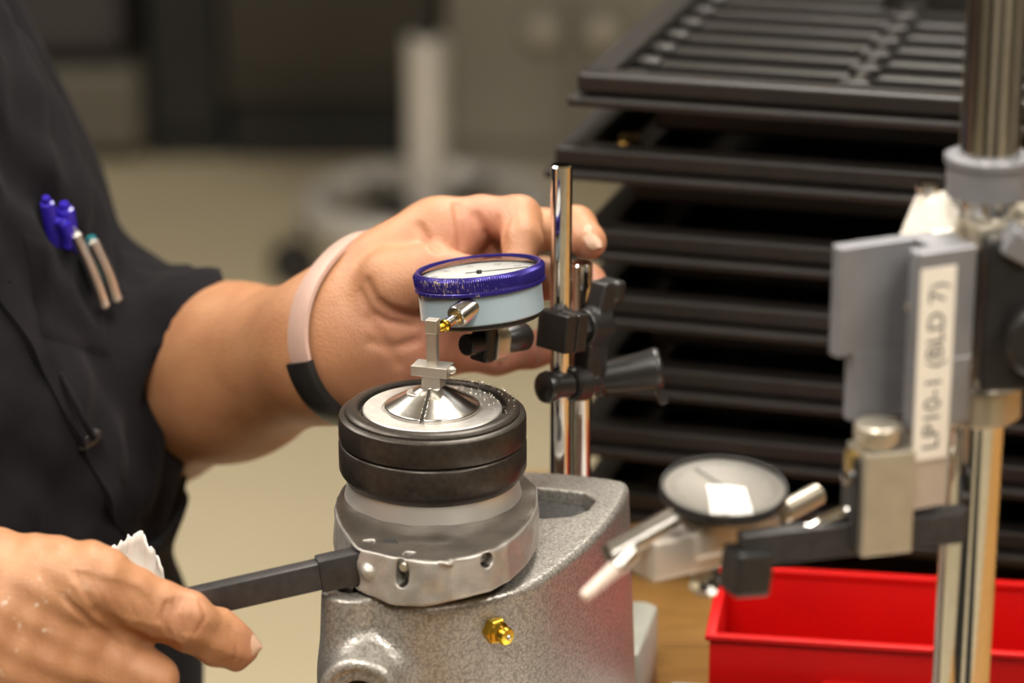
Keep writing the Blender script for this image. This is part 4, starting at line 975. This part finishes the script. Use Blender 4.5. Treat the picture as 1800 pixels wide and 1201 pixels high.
def f_shirt(P):
    hemz = .058 + .010 * np.sin(P[:, 1] * 25)
    d = torso(P, 0) + wr_(P)
    for q, a_, b_ in FOLD: d = groove(P, d, q, a_, b_)
    d = smax(d, P[:, 2] - .435 + .25 * np.abs(P[:, 1] - YC) * .6, .05); d = smax(d, hemz - P[:, 2], .006)
    s_ = chain(P, [Lsh, Lmid, at(85, 610, .325), at(215, 655, .298), at(330, 650, .27)], [.060, .056, .055, .055, .055], .03) + .0025 * np.sin(P[:, 2] * 110 + P[:, 0] * 120)
    s_ = smin(s_, chain(P, [Lel + [0, 0, .003], Lel + fw * .06 + [0, 0, .004], Lel + fw * .14 + [0, 0, .003]], [.052, .0545, .0525], .02), .015)
    pl_ = (P - cutp.astype(np.float32)) @ cutn.astype(np.float32)
    inn = f_left(P) - .0035 if len(P) < 1 else chain(P, [at(95, 700, .325), Lel + fw * .02, Lel + fw * .13], [.05, .0505, .050], .02)
    d = smin(d, smax(smax(s_, pl_, .004), -np.maximum(inn, -pl_ - .035), .003), .016)
    d = smin(d, sleeve(P, Rsh, Rel, Rel + cdR * .06, Rel + cdR * .05, cdR, .064, .058, .056), .02)
    return smax(d, -caps(P, (-.415, .15, .40), (-.40, .15, .60), .066, .066), .006)
shirt = PL(link('shirt', mesh_sdf(f_shirt, (-.64, -.22, .03), (-.05, .45, .48), .0050), 'cloth', person, 180)); shirt['label'] = 'dark charcoal short-sleeved work shirt'
def trace_n(Q, f=f_shirt):
    Rr = np.array([ray(*q) for q in Q]); t = np.full(len(Q), 1.05)
    for _ in range(70): t += f((CN + Rr * t[:, None]).astype(np.float32)) * .75
    return CN + Rr * t[:, None]
def trace(px, py): return trace_n([(px, py)])[0]
def nrm_n(p, f=f_shirt, e=.01):
    p = np.atleast_2d(p).astype(np.float32); d = f(p); n = np.stack([f(p + np.eye(3, dtype=np.float32)[i] * e) - d for i in range(3)], -1); return n / np.linalg.norm(n, axis=1)[:, None]
def nrm_at(p, e=.01): return nrm_n(p, e=e)[0]
# sewn pieces of the shirt follow its surface
def strip(name, path, half, lift):
    pts = smooth_path(list(trace_n(path)), 6); v = []; f = []; n = len(pts)
    for i, p in enumerate(pts):
        d = pts[min(i + 1, n - 1)] - pts[max(i - 1, 0)]; d /= np.linalg.norm(d); nn_ = nrm_at(p, e=.01); s_ = np.cross(nn_, d); s_ /= np.linalg.norm(s_)
        for w_, l_ in ((-half, -.002), (-half, lift), (half, lift), (half, -.002)): v.append(p + s_ * w_ + nn_ * l_)
    for i in range(n - 1):
        for j in range(3): f.append((i * 4 + j, i * 4 + j + 1, (i + 1) * 4 + j + 1, (i + 1) * 4 + j))
    return PL(link(name, pyd(v, f), 'cloth', shirt, 40))
strip('placket', [(0, 505), (50, 590), (95, 665), (135, 745), (165, 800), (200, 870), (240, 950)], .006, .0022)
zp = trace(150, 772); zn = nrm_at(zp, e=.01)
pz = PL(link('zipper_pull', boxm((-.0085, -.0035, -.003), (.0085, .0035, .0045), .002, frame(zp, zp + zn, (.2, 0, 1))), 'bar', shirt, 40))
PL(link('draw_cord', tube(smooth_path([trace(96, 655) + zn * .003, trace(112, 700) + zn * .005, trace(128, 738) + zn * .006, trace(145, 768) + zn * .006]), .0016, 8), 'cloth', shirt, 180))
def patch(name, corners, lift, nu=14, nv=14):
    Q = []; f = []; C4 = [np.array(c, float) for c in corners]
    for i in range(nu):
        for j in range(nv):
            s_, t_ = i / (nu - 1), j / (nv - 1); Q.append((C4[0] * (1 - s_) + C4[1] * s_) * (1 - t_) + (C4[3] * (1 - s_) + C4[2] * s_) * t_)
    p = trace_n(Q); n_ = nrm_n(p); ed = np.array([0 if i in (0, nu - 1) or j in (0, nv - 1) else 1 for i in range(nu) for j in range(nv)])[:, None]; v = list(p + n_ * (ed * (lift + .0012) - .0012)) + list(p - n_ * .003)
    k = nu * nv
    for i in range(nu - 1):
        for j in range(nv - 1): a = i * nv + j; f.append((a, a + 1, a + nv + 1, a + nv)); f.append((k + a, k + a + nv, k + a + nv + 1, k + a + 1))
    for i in range(nu - 1):
        for j in (0, nv - 1): a = i * nv + j; f.append((a, a + nv, k + a + nv, k + a))
    for j in range(nv - 1):
        for i in (0, nu - 1): a = i * nv + j; f.append((a, k + a, k + a + 1, a + 1))
    return PL(link(name, pyd(v, f), 'cloth', shirt, 50))
patch('chest_pocket', [(30, 395), (165, 455), (205, 640), (70, 600)], .0012)
# trousers and shoes
def f_trou(P):
    d = np.maximum(torso(P, .002), P[:, 2] - .075)
    hipL, hipR = (-.30, .235, -.06), (-.36, .065, -.06)
    d = smax(d, -.12 - P[:, 2], .03)
    d = smin(d, chain(P, [hipL, (-.235, .265, -.46), (-.27, .28, -.84)], [.095, .072, .060], .02), .05)
    d = smin(d, chain(P, [hipR, (-.31, .04, -.46), (-.35, .03, -.84)], [.095, .072, .060], .02), .05)
    d = smin(d, ell(P, (-.235, .19, -.02), (.10, .14, .10)), .04)
    return smax(d + .003 * np.sin(P[:, 2] * 60 + P[:, 0] * 50), -.86 - P[:, 2], .004)
PL(link('trousers', mesh_sdf(f_trou, (-.56, -.09, -.88), (-.10, .42, .09), .007), 'denim', person, 180))
for x, y in ((-.225, .275), (-.305, .02)):
    def f_shoe(P): return smax(smin(ell(P, (x, y, -.865), (.135, .05, .045)), ell(P, (x - .07, y, -.845), (.055, .045, .06)), .02), -.897 - P[:, 2], .003)
    PL(link('shoe', mesh_sdf(f_shoe, (x - .16, y - .08, -.91), (x + .16, y + .08, -.76), .006), 'black_plastic', person, 180))

# wrist band
bc = at(632, 590, .118); ax_b = fw * .95 + np.array([.12, 0, -.05]); ax_b /= np.linalg.norm(ax_b)
b_u = np.cross(ax_b, [0, 1, 0]); b_u /= np.linalg.norm(b_u); b_v = np.cross(ax_b, b_u)
def band_mesh(a0, a1, wid, th_, n=40):
    A = np.linspace(a0, a1, n + 1); Dv = np.cos(A)[:, None] * b_u + np.sin(A)[:, None] * b_v; r = np.full(n + 1, .06)
    for _ in range(30): r -= f_left((bc + Dv * r[:, None]).astype(np.float32)) * .8
    r = np.convolve(np.r_[r[-4:-1], r, r[1:4]], np.ones(7) / 7, 'valid') if a1 - a0 > 6 else r; v = []; f = []
    for i in range(n + 1):
        for (w_, l_) in ((-wid, .0002), (-wid, th_), (-wid * .6, th_ + .0006), (wid * .6, th_ + .0006), (wid, th_), (wid, .0002)): v.append(bc + Dv[i] * (r[i] + l_) + ax_b * w_)
    for i in range(n):
        for j in range(5): f.append((i * 6 + j, i * 6 + j + 1, (i + 1) * 6 + j + 1, (i + 1) * 6 + j))
    f.append(list(range(6))); f.append([n * 6 + j for j in range(6)][::-1])
    return pyd(v, f)
wb = thing('wrist_band', 'fitness band with pale pink strap and glossy black face on the wrist', 'wrist band', tuple(bc))
def WL(o): o.data.transform(Matrix.Translation(-Vector(bc))); return o
WL(link('strap', band_mesh(0, 2 * PI, .0065, .0022, 72), 'strap', wb, 50))
BA = None
# which way round is "down and towards the viewer" on the band
a_t = math.atan2(np.array([-.40, -.90, .02]) @ b_v, np.array([-.40, -.90, .02]) @ b_u); a_b = math.atan2(np.array([.35, -.25, -.9]) @ b_v, np.array([.35, -.25, -.9]) @ b_u)
if a_b - a_t > PI: a_b -= 2 * PI
if a_t - a_b > PI: a_b += 2 * PI
WL(link('display', band_mesh(min(a_t, a_b), max(a_t, a_b), .0078, .0042, 30), 'black_plastic', wb, 40))

# ------------------------------------------------------------------ pens in the chest pocket
def pen(label, p0, p1, capm, clipm, clip0, clip1, rad=.0045):
    a = trace(*p0); b = trace(*p1); n = nrm_at((a + b) / 2, e=.01); a = a + n * .0065; b = b - n * .007
    d = (b - a) / np.linalg.norm(b - a); t = thing('pen', label, 'pen', tuple(a), 0, 'pens in the chest pocket'); T = Matrix.Translation(-Vector(a))
    L = float(np.linalg.norm(b - a))
    o = link('cap', lathe([(0, -.003), (rad * .5, -.003), (rad * .55, 0), (rad * .9, .0005), (rad, .002), (rad, .026), (0, .026)], 24, frame(a, b), False), capm, t, 35); o.data.transform(T)
    o = link('barrel', rod(a + d * .026, a + d * .110, rad * .92, n=24), capm, t, 40); o.data.transform(T)
    c0 = trace(*clip0); c1 = trace(*clip1); n0 = nrm_at(c0, e=.01)
    c0 = c0 + n0 * .0125; c1 = c1 + n0 * .0075
    o = link('clip', merge(tube([a + d * .012 + n * .001, c0], .0024, 8), tube(smooth_path([c0, (c0 + c1) / 2 + n0 * .001, c1]), .0030, 10, None)), clipm, t, 60); o.data.transform(T)
    o = link('clip_ball', lathe([(0, -.0034), (.0024, -.0024), (.0034, 0), (.0024, .0024), (0, .0034)], 16, Matrix.Translation(Vector(c1)), False), clipm, t, 60); o.data.transform(T)
pen('blue pen with a bright steel clip, middle of the pens in the chest pocket', (96, 372), (150, 470), 'blue_pen', 'clip_steel', (104, 424), (164, 540))
pen('teal pen with a steel clip, nearest the sleeve in the chest pocket', (140, 425), (190, 510), 'teal_pen', 'clip_steel', (132, 440), (184, 532))
pen('slim blue pen, farthest from the sleeve in the chest pocket', (66, 355), (120, 460), 'blue_pen', 'blue_pen', (78, 385), (100, 425), .0036)

# ------------------------------------------------------------------ paper towel held by the near hand
pts = []; fcs = []
base0 = at(182, 1000, -.068); base1 = at(290, 1030, -.064); tipA = at(192, 968, -.066); tipB = at(246, 936, -.062); tipC = at(286, 1000, -.062)
nu, nv = 26, 8
for i in range(nu):
    s_ = i / (nu - 1); b = base0 * (1 - s_) + base1 * s_ - np.array([0, 0, .010]); top = (tipA * (1 - s_ / .55) + tipB * (s_ / .55)) if s_ < .55 else (tipB * (1 - (s_ - .55) / .45) + tipC * ((s_ - .55) / .45))
    top = top + np.array([0, 0, .0007 * math.sin(i * 1.7) + .0006 * math.sin(i * 4.1)])
    for j in range(nv):
        t_ = j / (nv - 1); p = b * (1 - t_) + top * t_; p = p + np.array([0, .0010 * math.sin(i * .9 + 1) * (.3 + t_) + .004 * math.sin(t_ * 2.5), 0]); pts.append(p)
for i in range(nu - 1):
    for j in range(nv - 1): a = i * nv + j; fcs.append((a, a + 1, a + nv + 1, a + nv))
pt = link('paper_towel', pyd(pts, fcs), 'paper', None, 60); tag(pt, 'crumpled white paper towel tucked behind the hand on the lever', 'paper towel')
sm = pt.modifiers.new('thick', 'SOLIDIFY'); sm.thickness = .0012
